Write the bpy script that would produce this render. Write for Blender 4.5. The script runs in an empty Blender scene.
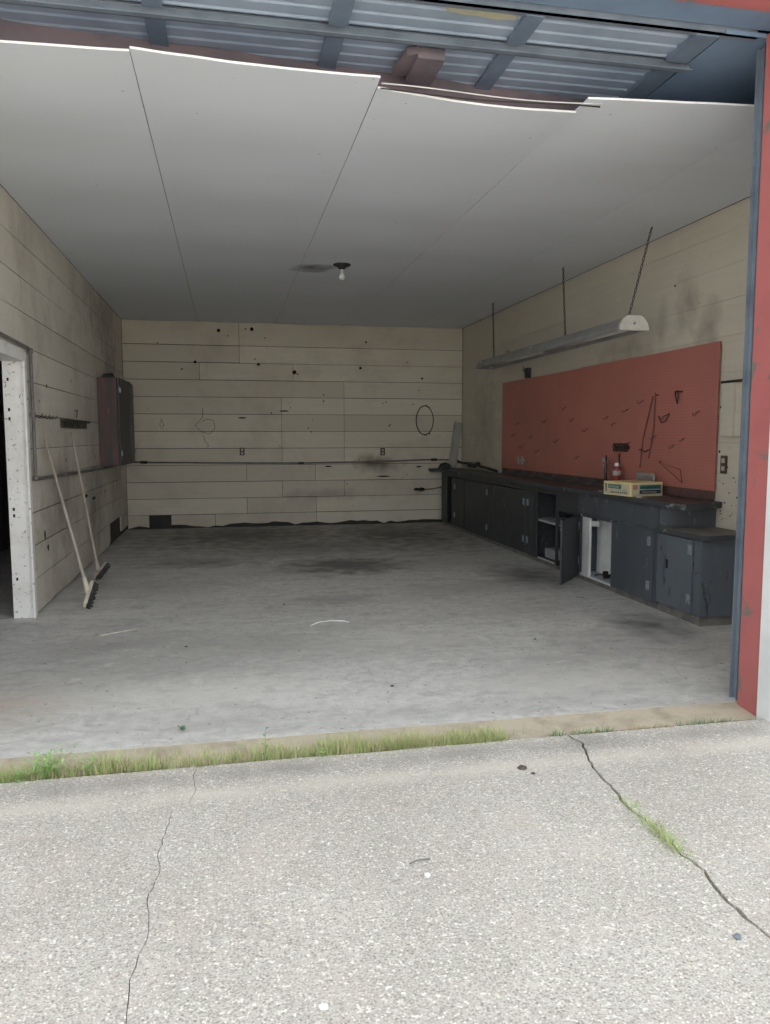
import bpy, math, random
from mathutils import Vector, Matrix, noise
random.seed(7)
S = bpy.context.scene
COL = S.collection

# ------------------------------------------------------------------ camera
FPX, YAW, PITCH, ROLL, CAMH = 771.015, 0.2016346, 0.0970675, -0.0013247, 1.42
cy, sy, cp, sp = math.cos(YAW), math.sin(YAW), math.cos(PITCH), math.sin(PITCH)
F = Vector((sy*cp, cy*cp, -sp)); R0 = Vector((cy, -sy, 0)); U0 = R0.cross(F)
cr, sr = math.cos(ROLL), math.sin(ROLL)
R_ = cr*R0 + sr*U0; U_ = -sr*R0 + cr*U0
cam = bpy.data.cameras.new('camera'); camo = bpy.data.objects.new('camera', cam)
COL.objects.link(camo)
M = Matrix((R_, U_, -F)).transposed().to_4x4(); M.translation = Vector((0, 0, CAMH))
camo.matrix_world = M
cam.sensor_fit = 'VERTICAL'; cam.sensor_height = 24.0; cam.lens = FPX/1024*24.0
cam.clip_start = .05; cam.clip_end = 300
S.camera = camo

# ------------------------------------------------------------------ light and exposure
S.view_settings.view_transform = 'Standard'; S.view_settings.look = 'None'
S.view_settings.gamma = 1.0; S.view_settings.use_curve_mapping = False
S.view_settings.exposure = 0.95
W = bpy.data.worlds.new('overcast_sky'); S.world = W; W.use_nodes = True
nt = W.node_tree; nt.nodes.clear()
tc = nt.nodes.new('ShaderNodeTexCoord'); sep = nt.nodes.new('ShaderNodeSeparateXYZ')
nt.links.new(tc.outputs['Generated'], sep.inputs[0])
def wmath(op, a, b=None):
    n = nt.nodes.new('ShaderNodeMath'); n.operation = op
    for i, v in enumerate((a, b)):
        if v is None: continue
        if isinstance(v, (int, float)): n.inputs[i].default_value = v
        else: nt.links.new(v, n.inputs[i])
    return n.outputs[0]
SKY_BASE, SKY_LOW = 1.0, 1.2
z = wmath('MAXIMUM', sep.outputs[2], 0.0)
fall = wmath('POWER', wmath('SUBTRACT', 1.0, z), 6.0)                 # sky band brightened low behind the camera to light the room
south = wmath('POWER', wmath('MAXIMUM', wmath('MULTIPLY', sep.outputs[1], -1.0), 0.0), 2.0)
stren = wmath('ADD', wmath('MULTIPLY', wmath('MULTIPLY', fall, south), SKY_LOW), SKY_BASE)
bg = nt.nodes.new('ShaderNodeBackground'); out = nt.nodes.new('ShaderNodeOutputWorld')
bg.inputs[0].default_value = (0.93, 0.97, 1.0, 1)
nt.links.new(stren, bg.inputs[1]); nt.links.new(bg.outputs[0], out.inputs[0])
# the sun stands behind the building: the apron in view lies in its shade, the open lot beyond is lit
sun = bpy.data.lights.new('sun', 'SUN'); sun.energy = 9.0; sun.angle = math.radians(3); sun.color = (1.0, .97, .92)
suno = bpy.data.objects.new('sun', sun); COL.objects.link(suno)
suno.rotation_euler = Vector((0.12, -math.cos(math.radians(50)), -math.sin(math.radians(50)))).to_track_quat('-Z', 'Y').to_euler()

# ------------------------------------------------------------------ materials
def newmat(name):
    m = bpy.data.materials.new(name); m.use_nodes = True
    t = m.node_tree; b = t.nodes['Principled BSDF']
    return m, t, b
def N(t, kind, **kw):
    n = t.nodes.new(kind)
    for k, v in kw.items():
        if k in n.inputs: n.inputs[k].default_value = v
        else: setattr(n, k, v)
    return n
def coord(t, scale=(1, 1, 1)):
    c = t.nodes.new('ShaderNodeTexCoord'); m = t.nodes.new('ShaderNodeMapping')
    m.inputs['Scale'].default_value = scale
    t.links.new(c.outputs['Object'], m.inputs[0]); return m.outputs[0]
def noise_n(t, vec, scale, detail=6, rough=.6, dist=0):
    n = N(t, 'ShaderNodeTexNoise', Scale=scale, Detail=detail, Roughness=rough, Distortion=dist)
    t.links.new(vec, n.inputs['Vector']); return n.outputs['Fac']
def ramp(t, fac, stops):
    r = t.nodes.new('ShaderNodeValToRGB'); e = r.color_ramp.elements
    while len(e) < len(stops): e.new(.5)
    for el, (p, c) in zip(e, stops):
        el.position = p; el.color = (c, c, c, 1) if isinstance(c, (int, float)) else (*c, 1)
    t.links.new(fac, r.inputs[0]); return r.outputs[0]
def mix(t, fac, a, b, mode='MIX'):
    n = t.nodes.new('ShaderNodeMix'); n.data_type = 'RGBA'; n.blend_type = mode
    for sock, v in ((n.inputs[0], fac), (n.inputs[6], a), (n.inputs[7], b)):
        if isinstance(v, (int, float)): sock.default_value = v
        elif isinstance(v, tuple): sock.default_value = (*v, 1)
        else: t.links.new(v, sock)
    return n.outputs[2]
def bump(t, b, h, strength=.3, dist=.01):
    n = N(t, 'ShaderNodeBump', Strength=strength, Distance=dist)
    t.links.new(h, n.inputs['Height']); t.links.new(n.outputs[0], b.inputs['Normal'])
def worn(name, col, dirt=None, scale=3.0, lo=.45, hi=.7, rough=.6, metal=0, bmp=.15, chip=None, chipc=None, stretch=(1, 1, 1)):
    """paint or metal with blotchy dirt and optional chips"""
    m, t, b = newmat(name); v = coord(t, stretch)
    dirt = dirt or tuple(c*.6 for c in col)
    c = mix(t, ramp(t, noise_n(t, v, scale, 8, .65), [(lo, 0), (hi, 1)]), col, dirt)
    if chip:
        c = mix(t, ramp(t, noise_n(t, v, chip, 5, .7, .4), [(.61, 0), (.64, 1)]), c, chipc)
    t.links.new(c, b.inputs['Base Color'])
    b.inputs['Roughness'].default_value = rough; b.inputs['Metallic'].default_value = metal
    if bmp: bump(t, b, noise_n(t, v, scale*8, 4), bmp, .004)
    return m
def blotch(t, centres, axis_pair):
    """mask 0..1 of soft spots at fixed places: (a, b, ra, rb, strength)"""
    c = t.nodes.new('ShaderNodeTexCoord'); s = t.nodes.new('ShaderNodeSeparateXYZ')
    nz = N(t, 'ShaderNodeTexNoise', Scale=5.0, Detail=4.0); t.links.new(c.outputs['Object'], nz.inputs['Vector'])
    t.links.new(c.outputs['Object'], s.inputs[0])
    def m(op, a, b=None):
        n = t.nodes.new('ShaderNodeMath'); n.operation = op
        for i, v in enumerate((a, b)):
            if v is None: continue
            if isinstance(v, (int, float)): n.inputs[i].default_value = v
            else: t.links.new(v, n.inputs[i])
        return n.outputs[0]
    tot = None
    for a, b, ra, rb, st in centres:
        da = m('DIVIDE', m('SUBTRACT', s.outputs[axis_pair[0]], a), ra)
        db = m('DIVIDE', m('SUBTRACT', s.outputs[axis_pair[1]], b), rb)
        d = m('ADD', m('SQRT', m('ADD', m('MULTIPLY', da, da), m('MULTIPLY', db, db))), m('MULTIPLY', m('SUBTRACT', nz.outputs['Fac'], .5), 1.6))
        k = m('MULTIPLY', m('MAXIMUM', m('SUBTRACT', 1.0, d), 0.0), st*1.6)
        tot = k if tot is None else m('MAXIMUM', tot, k)
    return m('MINIMUM', tot, 1.0)

def boards_mat(name, ca, cb, dirt, axis, dirtamt=.55, spots=None, pair=None):
    m, t, b = newmat(name)
    st = (1, 6, 9) if axis == 'x' else (6, 1, 9)
    st = (.6, 5, 9) if axis == 'x' else (5, .6, 9)
    v = coord(t, st); v1 = coord(t)
    g = t.nodes.new('ShaderNodeNewGeometry')
    base = mix(t, g.outputs['Random Per Island'], ca, cb)
    grain = noise_n(t, v, 3.0, 8, .7)
    c = mix(t, ramp(t, grain, [(.35, 0), (.75, .35)]), base, tuple(x*.72 for x in ca))
    c = mix(t, ramp(t, noise_n(t, v1, 1.1, 9, .68, .3), [(.48, 0), (.72, dirtamt)]), c, dirt)
    c = mix(t, ramp(t, noise_n(t, v1, 26, 3, .6, .5), [(.70, 0), (.74, .7)]), c, tuple(x*.55 for x in dirt))
    if spots: c = mix(t, blotch(t, spots, pair), c, tuple(x*.6 for x in dirt))
    t.links.new(c, b.inputs['Base Color']); b.inputs['Roughness'].default_value = .7
    bump(t, b, grain, .25, .004)
    return m
MAT = {}
MAT['board_back'] = boards_mat('cream_boards_back', (.69, .64, .52), (.57, .52, .42), (.36, .31, .24), 'x', .5,
                               [(2.4, 1.0, .5, .18, .7), (1.6, .5, .9, .12, .3)], (0, 2))
MAT['board_left'] = boards_mat('cream_boards_left', (.70, .66, .57), (.62, .585, .50), (.34, .30, .25), 'y', .65,
                               [(7.6, .75, .9, .5, .45), (9.5, .6, .8, .7, .45), (11.2, 1.9, .9, 1.3, .5), (10.6, 2.9, 1.6, .5, .4)], (1, 2))
MAT['board_right'] = boards_mat('cream_boards_right', (.63, .585, .48), (.61, .565, .465), (.50, .44, .35), 'y', .4,
                                [(6.0, 2.55, .22, .3, .6), (5.7, 2.3, .22, .25, .55), (6.4, 2.4, .12, .35, .35), (7.0, 2.25, .9, .12, .4), (11.2, 1.6, .8, .9, .35)], (1, 2))
MAT['board_gap'] = worn('dark_backing', (.06, .052, .045), rough=.9)  # near-black backing behind the ceiling seams
MAT['tar'] = worn('black_tar_paper', (.035, .034, .033), (.06, .055, .05), rough=.85)
MAT['hole'] = worn('knot_hole', (.02, .017, .014), rough=1, bmp=0)

def concrete_floor():
    m, t, b = newmat('garage_slab'); v = coord(t); v2 = coord(t, (.35, 1.2, 1))
    big = noise_n(t, v2, .9, 10, .7, .6); fine = noise_n(t, v, 14, 10, .75)
    c = ramp(t, big, [(.33, (.48, .47, .45)), (.5, (.65, .64, .61)), (.67, (.80, .785, .75))])
    c = mix(t, ramp(t, fine, [(.35, .6), (.62, 0)]), c, (.40, .395, .38))
    c = mix(t, ramp(t, noise_n(t, coord(t, (1, 1.6, 1)), 4.2, 10, .75, .8), [(.36, .6), (.5, 0)]), c, (.36, .355, .345))
    c = mix(t, ramp(t, noise_n(t, coord(t, (1, 2.2, 1)), 2.3, 8, .7, 1.2), [(.60, 0), (.64, .6)]), c, (.70, .69, .655))
    c = mix(t, ramp(t, noise_n(t, v, 30, 2, .5), [(.68, 0), (.71, .8)]), c, (.12, .11, .10))
    c = mix(t, blotch(t, [(1.25, 8.4, .9, .8, .8), (.2, 11.3, 2.4, 2.2, .72), (2.4, 11.0, 1.6, 2.4, .72), (-.3, 8.9, .9, .5, .5), (3.0, 7.4, .5, .9, .6), (.9, 6.6, .5, .3, .3), (3.1, 5.2, .4, .5, .6), (.9, 10, 2.6, 1.2, .5)], (0, 1)), c, (.17, .165, .16))
    c = mix(t, blotch(t, [(-.2, 4.3, .9, .4, .4), (2.0, 4.1, .9, .35, .35), (1.2, 5.2, .7, .3, .3)], (0, 1)), c, (.68, .66, .62))
    c = mix(t, blotch(t, [(-1.2, 4.3, .5, .5, .35)], (0, 1)), c, (.52, .43, .37))
    t.links.new(c, b.inputs['Base Color'])
    r = ramp(t, big, [(.3, .5), (.7, .75)]); t.links.new(r, b.inputs['Roughness'])
    bump(t, b, fine, .18, .004); return m
MAT['slab'] = concrete_floor()
def aggregate():
    m, t, b = newmat('exposed_aggregate'); v = coord(t)
    vo = N(t, 'ShaderNodeTexVoronoi', Scale=95.0); t.links.new(v, vo.inputs['Vector'])
    vr = N(t, 'ShaderNodeTexVoronoi', Scale=36.0); t.links.new(v, vr.inputs['Vector'])
    big = noise_n(t, v, 1.3, 8, .7)
    base = ramp(t, big, [(.3, (.44, .415, .375)), (.7, (.60, .575, .53))])
    sepc = t.nodes.new('ShaderNodeSeparateColor'); t.links.new(vo.outputs['Color'], sepc.inputs[0])
    peb = ramp(t, sepc.outputs[0], [(0, (.30, .26, .22)), (.2, (.44, .40, .35)), (.6, (.60, .565, .51)), (1, (.84, .81, .74))])
    inside = ramp(t, vo.outputs['Distance'], [(.25, .95), (.5, 0)])
    c = mix(t, inside, base, peb)
    sep2 = t.nodes.new('ShaderNodeSeparateColor'); t.links.new(vr.outputs['Color'], sep2.inputs[0])
    chunk = ramp(t, sep2.outputs[1], [(.82, 0), (.86, 1)])
    ins2 = ramp(t, vr.outputs['Distance'], [(.22, 1), (.34, 0)])
    c = mix(t, mix(t, 1.0, chunk, ins2, 'MULTIPLY'), c, (.70, .67, .59))
    c = mix(t, ramp(t, noise_n(t, v, 160, 2, .5), [(.46, 0), (.64, .62)]), c, (.24, .215, .19))
    c = mix(t, ramp(t, noise_n(t, v, 3.1, 8, .7, .5), [(.5, 0), (.7, .35)]), c, (.62, .54, .47))
    c = mix(t, ramp(t, noise_n(t, v, 70, 3, .6), [(.6, 0), (.68, .8)]), c, (.90, .88, .82))
    # dark strip beside the joint, then a pale worn lip
    c = mix(t, blotch(t, [(x, 3.22 - .0*x, .5, .10, .35) for x in (-1.2, -.5, .2, .9, 1.6, 2.3)], (0, 1)), c, (.25, .235, .215))
    c = mix(t, blotch(t, [(x, 3.05, .5, .09, .4) for x in (-1.3, -.7, -.1, .5, 1.1, 1.7, 2.3, 2.9)], (0, 1)), c, (.66, .62, .54))
    t.links.new(c, b.inputs['Base Color']); b.inputs['Roughness'].default_value = .85
    bump(t, b, inside, .5, .004); return m
MAT['apron'] = aggregate()
MAT['threshold'] = worn('tan_threshold_concrete', (.50, .44, .34), (.34, .29, .22), 7, bmp=.3, rough=.9)
MAT['grout'] = worn('soil', (.20, .15, .10), (.09, .07, .05), 20, rough=1)
def ceil_mat():
    m, t, b = newmat('painted_ceiling_sheets'); v = coord(t); g = t.nodes.new('ShaderNodeNewGeometry')
    c = mix(t, g.outputs['Random Per Island'], (.755, .80, .86), (.725, .77, .83))
    c = mix(t, ramp(t, noise_n(t, coord(t, (.3, 1.6, 1)), 1.6, 6, .6), [(.45, 0), (.75, .3)]), c, (.66, .67, .68))
    c = mix(t, blotch(t, [(.93, 8.3, .28, .22, .75)], (0, 1)), c, (.10, .10, .10))
    c = mix(t, ramp(t, noise_n(t, v, 22, 2, .5, .3), [(.76, 0), (.78, .8)]), c, (.25, .24, .22))
    t.links.new(c, b.inputs['Base Color']); b.inputs['Roughness'].default_value = .75
    return m
MAT['ceiling'] = ceil_mat()
MAT['sheet_edge'] = worn('white_sheet_edge', (.85, .85, .84), (.7, .7, .68), 6)
MAT['white_paint'] = worn('chipped_white_paint', (.80, .79, .76), (.66, .64, .60), 4, chip=34, chipc=(.20, .17, .14), bmp=.2)
MAT['galv'] = worn('galvanised_track', (.20, .24, .285), (.12, .15, .185), 4, metal=.2, rough=.5)
MAT['galv_dark'] = worn('dark_track_web', (.04, .05, .06), (.02, .025, .03), 6, rough=.6)
MAT['red_post'] = worn('faded_red_jamb_paint', (.44, .135, .13), (.35, .115, .11), 3, .45, .8, chip=5, chipc=(.20, .16, .14), bmp=.15, rough=.6)
MAT['red_beam'] = worn('haze_dulled_red_beam', (.19, .145, .16), (.11, .10, .115), 2.5, bmp=.3, rough=.75)  # red dulled by a bluish haze mixed into the colour
MAT['facade_metal'] = worn('white_siding', (.78, .80, .80), (.66, .68, .68), 2)
MAT['door_steel'] = worn('haze_blue_ribbed_steel', (.42, .50, .61), (.31, .38, .48), 2.2, rough=.42, metal=.3)  # lightened and blued in its colour to imitate lens haze
MAT['stile'] = worn('haze_tinted_stile', (.17, .22, .29), (.12, .16, .215), 3, rough=.55)  # the same lens haze is put into the stile colour
MAT['slate'] = worn('haze_blue_gap_fill', (.19, .27, .38), (.15, .21, .30), 1.4, rough=.7)  # haze painted in; fills the dark gaps around the raised door
MAT['foam'] = worn('yellow_foam', (.46, .42, .27), (.34, .34, .30), 9, bmp=.5)
MAT['bench_black'] = worn('black_bench_paint', (.042, .046, .052), (.030, .032, .036), 3, rough=.5, chip=22, chipc=(.10, .11, .12), stretch=(1, 1, .35))
MAT['bench_grey'] = worn('worn_charcoal_paint', (.085, .096, .112), (.055, .063, .075), 2.2, rough=.5, chip=12, chipc=(.20, .22, .24), stretch=(1, 1, .3))
MAT['small_grey'] = worn('slate_grey_paint', (.125, .145, .172), (.085, .10, .12), 2.0, rough=.55, chip=10, chipc=(.05, .055, .06), stretch=(1, 1, .3))
MAT['bench_top'] = worn('greasy_black_top', (.05, .048, .046), (.085, .082, .078), 2.5, rough=.42, chip=7, chipc=(.16, .155, .15))
MAT['bench_edge'] = worn('chipped_top_edge', (.055, .062, .07), (.03, .033, .036), 4, rough=.6, chip=6, chipc=(.26, .28, .29))
MAT['small_top'] = worn('bare_worn_top', (.20, .18, .155), (.12, .11, .10), 3, rough=.65, chip=8, chipc=(.07, .07, .07))
MAT['cab_inside'] = worn('grey_blue_inside', (.46, .50, .55), (.25, .27, .29), 3)
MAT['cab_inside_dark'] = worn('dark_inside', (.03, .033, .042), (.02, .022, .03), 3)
MAT['cab_white'] = worn('white_stile_paint', (.78, .78, .76), (.6, .6, .58), 5)
MAT['hinge'] = worn('painted_steel_hinge', (.30, .33, .36), (.17, .19, .21), 20, metal=.3, rough=.45)
MAT['toe'] = worn('dusty_toe_board', (.22, .21, .19), (.10, .095, .09), 6)
MAT['backsplash'] = worn('stained_backsplash', (.12, .10, .092), (.045, .042, .04), 3.5, .4, .6)
MAT['backsplash_red'] = worn('red_brown_backsplash', (.16, .085, .072), (.07, .055, .05), 4, .4, .65)
def pegboard():
    m, t, b = newmat('red_pegboard'); v = coord(t)
    c = mix(t, ramp(t, noise_n(t, v, 1.0, 8, .65), [(.4, 0), (.75, .6)]), (.50, .185, .145), (.31, .125, .105))
    c = mix(t, blotch(t, [(9.4, 1.2, .9, .4, .55), (7.2, 1.15, .35, .25, .6), (8.2, 1.2, .6, .2, .4)], (1, 2)), c, (.075, .04, .035))
    cc = t.nodes.new('ShaderNodeTexCoord'); s = t.nodes.new('ShaderNodeSeparateXYZ'); t.links.new(cc.outputs['Object'], s.inputs[0])
    def mm(op, a, bb=None):
        n = t.nodes.new('ShaderNodeMath'); n.operation = op
        for i, q in enumerate((a, bb)):
            if q is None: continue
            if isinstance(q, (int, float)): n.inputs[i].default_value = q
            else: t.links.new(q, n.inputs[i])
        return n.outputs[0]
    def cell(o): return mm('SUBTRACT', mm('FRACT', mm('DIVIDE', o, .0254)), .5)
    a, d = cell(s.outputs[1]), cell(s.outputs[2])
    r = mm('SQRT', mm('ADD', mm('MULTIPLY', a, a), mm('MULTIPLY', d, d)))
    hole = ramp(t, r, [(.08, .8), (.15, 0)])
    c = mix(t, hole, c, (.10, .045, .038))
    t.links.new(c, b.inputs['Base Color']); b.inputs['Roughness'].default_value = .6
    return m
MAT['peg'] = pegboard()
MAT['wire'] = worn('rusty_wire', (.05, .04, .035), (.03, .025, .02), 20, rough=.6, metal=.3)
MAT['chain'] = worn('dull_chain', (.07, .07, .07), (.05, .045, .04), 20, rough=.5, metal=.5)
MAT['shop_white'] = worn('dusty_white_enamel', (.72, .71, .64), (.50, .49, .45), 4, rough=.4)
MAT['shop_body'] = worn('dusty_grey_reflector', (.30, .30, .29), (.20, .20, .19), 3, rough=.45)
MAT['tube'] = worn('dusty_fluorescent_tube', (.62, .62, .60), (.45, .45, .44), 4, rough=.3)
MAT['conduit'] = worn('grimy_conduit', (.20, .195, .18), (.11, .10, .09), 5, metal=.4, rough=.55)
MAT['coupling'] = worn('dark_coupling', (.06, .055, .05), rough=.5, metal=.4)
MAT['broom_wood'] = worn('weathered_broom_wood', (.40, .35, .29), (.25, .21, .17), 8, stretch=(1, 1, .2))
MAT['broom_pale'] = worn('pale_broom_block', (.66, .61, .48), (.45, .41, .33), 8)
MAT['bristle'] = worn('black_bristles', (.035, .034, .034), (.07, .07, .07), 60, rough=.95)
MAT['wallcab_side'] = worn('scratched_red_brown_plywood', (.125, .060, .055), (.06, .052, .05), 2.6, .38, .62, stretch=(3, 3, .5), chip=9, chipc=(.24, .11, .10))
MAT['wallcab_door'] = worn('near_black_door_paint', (.032, .032, .036), (.02, .02, .022), 4, rough=.5)
MAT['plank'] = worn('grey_board', (.33, .32, .29), (.22, .21, .19), 3, stretch=(4, 4, .5))
MAT['can_red'] = worn('dark_red_can', (.28, .05, .045), (.17, .04, .035), 10, rough=.35)
MAT['can_label'] = worn('grey_can_label', (.42, .40, .38), (.2, .12, .11), 60, rough=.4, bmp=0)
MAT['cap_white'] = worn('white_cap', (.85, .85, .83), rough=.35)
MAT['bottle'] = worn('dark_bottle', (.06, .04, .04), rough=.3)
MAT['carton'] = worn('yellow_carton', (.76, .62, .30), (.60, .48, .24), 8, rough=.6)
MAT['carton_face'] = worn('pale_carton_face', (.55, .50, .33), (.42, .38, .26), 10)
MAT['green'] = worn('green_label', (.02, .17, .13), (.02, .10, .09), 12)
MAT['navy'] = worn('dark_blue_label', (.03, .05, .09), rough=.5)
MAT['pink'] = worn('faded_pink_mark', (.45, .22, .24), rough=.5)
MAT['metal_lt'] = worn('scuffed_tin', (.42, .40, .37), (.18, .17, .16), 45, rough=.45, metal=.2)
MAT['outlet_plate'] = worn('brown_outlet_plate', (.10, .06, .04), rough=.5)
MAT['outlet_face'] = worn('grey_outlet_face', (.5, .48, .44), rough=.5)
MAT['bakelite'] = worn('dark_canopy', (.03, .033, .036), rough=.4)
MAT['door_brown'] = worn('dark_maroon_door', (.22, .16, .17), (.15, .11, .12), 2)
MAT['roof'] = worn('roof_steel', (.12, .12, .12), (.08, .08, .08), 2)
m, t, b = newmat('frosted_bulb_glass'); b.inputs['Base Color'].default_value = (.9, .92, .9, 1); b.inputs['Roughness'].default_value = .25
b.inputs['Transmission Weight'].default_value = .35; MAT['glass'] = m
def leaf(name, a, c2):
    m, t, b = newmat(name); g = t.nodes.new('ShaderNodeNewGeometry')
    t.links.new(mix(t, g.outputs['Random Per Island'], a, c2), b.inputs['Base Color'])
    b.inputs['Roughness'].default_value = .6; b.inputs['Subsurface Weight'].default_value = 0; return m
MAT['leafbrown'] = worn('dead_leaf_brown', (.11, .09, .065), (.05, .04, .03), 60)
MAT['grass'] = leaf('grass_blades', (.24, .40, .10), (.56, .60, .30))
MAT['dry'] = leaf('dry_stems', (.60, .50, .30), (.42, .33, .20))
MAT['weed'] = leaf('weed_leaves', (.22, .42, .13), (.42, .56, .24))
MAT['weed_dark'] = leaf('blue_green_weed', (.10, .25, .10), (.18, .34, .15))

# ------------------------------------------------------------------ mesh helpers
class MB:
    def __init__(s): s.v = []; s.f = []; s.m = []; s.sm = []
    def add(s, vs, fs, mi=0, smooth=False):
        o = len(s.v); s.v += [tuple(v) for v in vs]
        s.f += [tuple(i+o for i in f) for f in fs]; s.m += [mi]*len(fs); s.sm += [smooth]*len(fs)
        return s
    def box(s, a, b, mi=0):
        x0, y0, z0 = (min(a[i], b[i]) for i in range(3)); x1, y1, z1 = (max(a[i], b[i]) for i in range(3))
        return s.hexa([(x0, y0, z0), (x1, y0, z0), (x1, y1, z0), (x0, y1, z0), (x0, y0, z1), (x1, y0, z1), (x1, y1, z1), (x0, y1, z1)], mi)
    def hexa(s, v, mi=0):
        return s.add(v, [(0, 3, 2, 1), (4, 5, 6, 7), (0, 1, 5, 4), (1, 2, 6, 5), (2, 3, 7, 6), (3, 0, 4, 7)], mi)
    def bar(s, p, q, w, h, up=(0, 0, 1), mi=0):
        p, q = Vector(p), Vector(q); d = (q-p).normalized(); u = Vector(up); r = d.cross(u).normalized(); u = r.cross(d)
        r *= w/2; u *= h/2
        return s.hexa([p-r-u, p+r-u, q+r-u, q-r-u, p-r+u, p+r+u, q+r+u, q-r+u], mi)
    def prism(s, poly, fn, mi=0):
        """poly: 2D outline; fn(u, v, k) -> 3D point for k = 0 / 1"""
        n = len(poly); vs = [fn(u, v, 0) for u, v in poly] + [fn(u, v, 1) for u, v in poly]
        fs = [tuple(range(n))[::-1], tuple(range(n, 2*n))] + [(i, (i+1) % n, n+(i+1) % n, n+i) for i in range(n)]
        return s.add(vs, fs, mi)
    def tube(s, pts, r, n=8, mi=0, closed=False, r2=None):
        pts = [Vector(p) for p in pts]; L = len(pts); vs = []; prev = None
        for i, p in enumerate(pts):
            if closed: d = pts[(i+1) % L]-pts[i-1]
            else: d = pts[min(i+1, L-1)]-pts[max(i-1, 0)]
            d.normalize()
            if prev is None:
                a = Vector((0, 0, 1)) if abs(d.z) < .9 else Vector((1, 0, 0)); u = d.cross(a).normalized()
            else: u = (prev-d*prev.dot(d)).normalized()
            prev = u; w = d.cross(u)
            rr = r if r2 is None else r+(r2-r)*i/(L-1)
            vs += [p+(u*math.cos(2*math.pi*k/n)+w*math.sin(2*math.pi*k/n))*rr for k in range(n)]
        fs = []
        for i in range(L if closed else L-1):
            j = (i+1) % L
            fs += [(i*n+k, i*n+(k+1) % n, j*n+(k+1) % n, j*n+k) for k in range(n)]
        s.add(vs, fs, mi, True)
        if not closed:
            o = len(s.v)-len(vs)
            s.f += [tuple(o+k for k in range(n))[::-1], tuple(o+(L-1)*n+k for k in range(n))]; s.m += [mi]*2; s.sm += [False]*2
        return s
    def lathe(s, prof, c, n=20, mi=0):
        vs = []; L = len(prof)
        for r, z in prof: vs += [(c[0]+r*math.cos(2*math.pi*k/n), c[1]+r*math.sin(2*math.pi*k/n), c[2]+z) for k in range(n)]
        fs = [(i*n+k, i*n+(k+1) % n, (i+1)*n+(k+1) % n, (i+1)*n+k) for i in range(L-1) for k in range(n)]
        s.add(vs, fs, mi, True); o = len(s.v)-len(vs)
        s.f += [tuple(o+k for k in range(n))[::-1], tuple(o+(L-1)*n+k for k in range(n))]; s.m += [mi]*2; s.sm += [False]*2
        return s
    def build(s, name, mats, parent=None, bevel=0, origin=None):
        me = bpy.data.meshes.new(name)
        vs = s.v
        if origin is not None:
            o = Vector(origin); vs = [tuple(Vector(v)-o) for v in s.v]
        me.from_pydata(vs, [], s.f); me.update()
        for mm_ in (mats if isinstance(mats, (list, tuple)) else [mats]): me.materials.append(MAT[mm_])
        for p, mi, sm in zip(me.polygons, s.m, s.sm): p.material_index = mi; p.use_smooth = sm
        ob = bpy.data.objects.new(name, me); COL.objects.link(ob)
        if origin is not None: ob.location = origin
        if parent: ob.parent = parent
        if bevel:
            bv = ob.modifiers.new('bevel', 'BEVEL'); bv.width = bevel; bv.segments = 2; bv.limit_method = 'ANGLE'
        return ob
def tag(o, label=None, cat=None, group=None, kind=None):
    if label: o['label'] = label
    if cat: o['category'] = cat
    if group: o['group'] = group
    if kind: o['kind'] = kind
    return o
def thing(name, label, cat, loc, rz=0, group=None):
    o = bpy.data.objects.new(name, None); COL.objects.link(o); o.location = loc; o.rotation_euler = (0, 0, rz)
    o.empty_display_size = .05
    return tag(o, label, cat, group)
def struct(o): o['kind'] = 'structure'; return o
def copy_tree(o, parent=None):
    c = o.copy(); COL.objects.link(c)
    if parent: c.parent = parent
    for ch in list(o.children): copy_tree(ch, c)
    return c

# room measures
XL, XR, YB, H = -1.52, 3.84, 12.37, 3.19
YF = 3.60          # inner slab edge
# ------------------------------------------------------------------ floor and ground
b = MB(); b.box((XL-1.4, YF-.02, -.20), (XR+.12, YB+.12, 0)); struct(b.build('floor', 'slab'))
b = MB()   # threshold strip with a broken front edge
n = 60; top = []
for i in range(n+1):
    x = -3.6+i*9.0/n; top.append((x, 3.37+noise.noise(Vector((x*3, 0, 0)))*.02))
vs = []; fs = []
for x, y in top: vs += [(x, y, -.02), (x, YF-.015, -.0005), (x, y, -.2)]
for i in range(n): a = i*3; fs += [(a, a+3, a+4, a+1), (a+2, a+5, a+3, a)]
b.add(vs, fs); struct(b.build('trim_1', 'threshold'))
b = MB(); b.box((-12, 3.2, -.3), (14, 3.5, -.05)); o = struct(b.build('trim_2', 'grout'))
# apron slabs: three panels split by the two open cracks
def jag(c, amp):
    out = [c[0]]
    for (x0, y0), (x1, y1) in zip(c, c[1:]):
        if y0 > 1.5:
            for k in (1, 2, 3): out.append((x0+(x1-x0)*k/4+random.uniform(-amp, amp), y0+(y1-y0)*k/4))
        out.append((x1, y1))
    return out
crackR = [(1.575, 3.31), (1.60, 3.22), (1.555, 3.08), (1.52, 2.93), (1.515, 2.80), (1.49, 2.62), (1.505, 2.42), (1.495, 2.28), (1.515, 2.16), (1.48, 1.99), (1.49, 1.82), (1.50, 1.4), (1.48, .8), (1.50, -1), (1.5, -6)]
crackL = [(-.155, 3.30), (-.165, 3.2), (-.15, 3.10), (-.175, 2.98), (-.235, 2.93), (-.245, 2.80), (-.26, 2.65), (-.245, 2.5), (-.27, 2.35), (-.25, 2.2), (-.28, 2.0), (-.27, 1.85), (-.3, 1.2), (-.28, -1), (-.3, -6)]
crackR = jag(crackR, .007); crackL = jag(crackL, .006)
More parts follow.
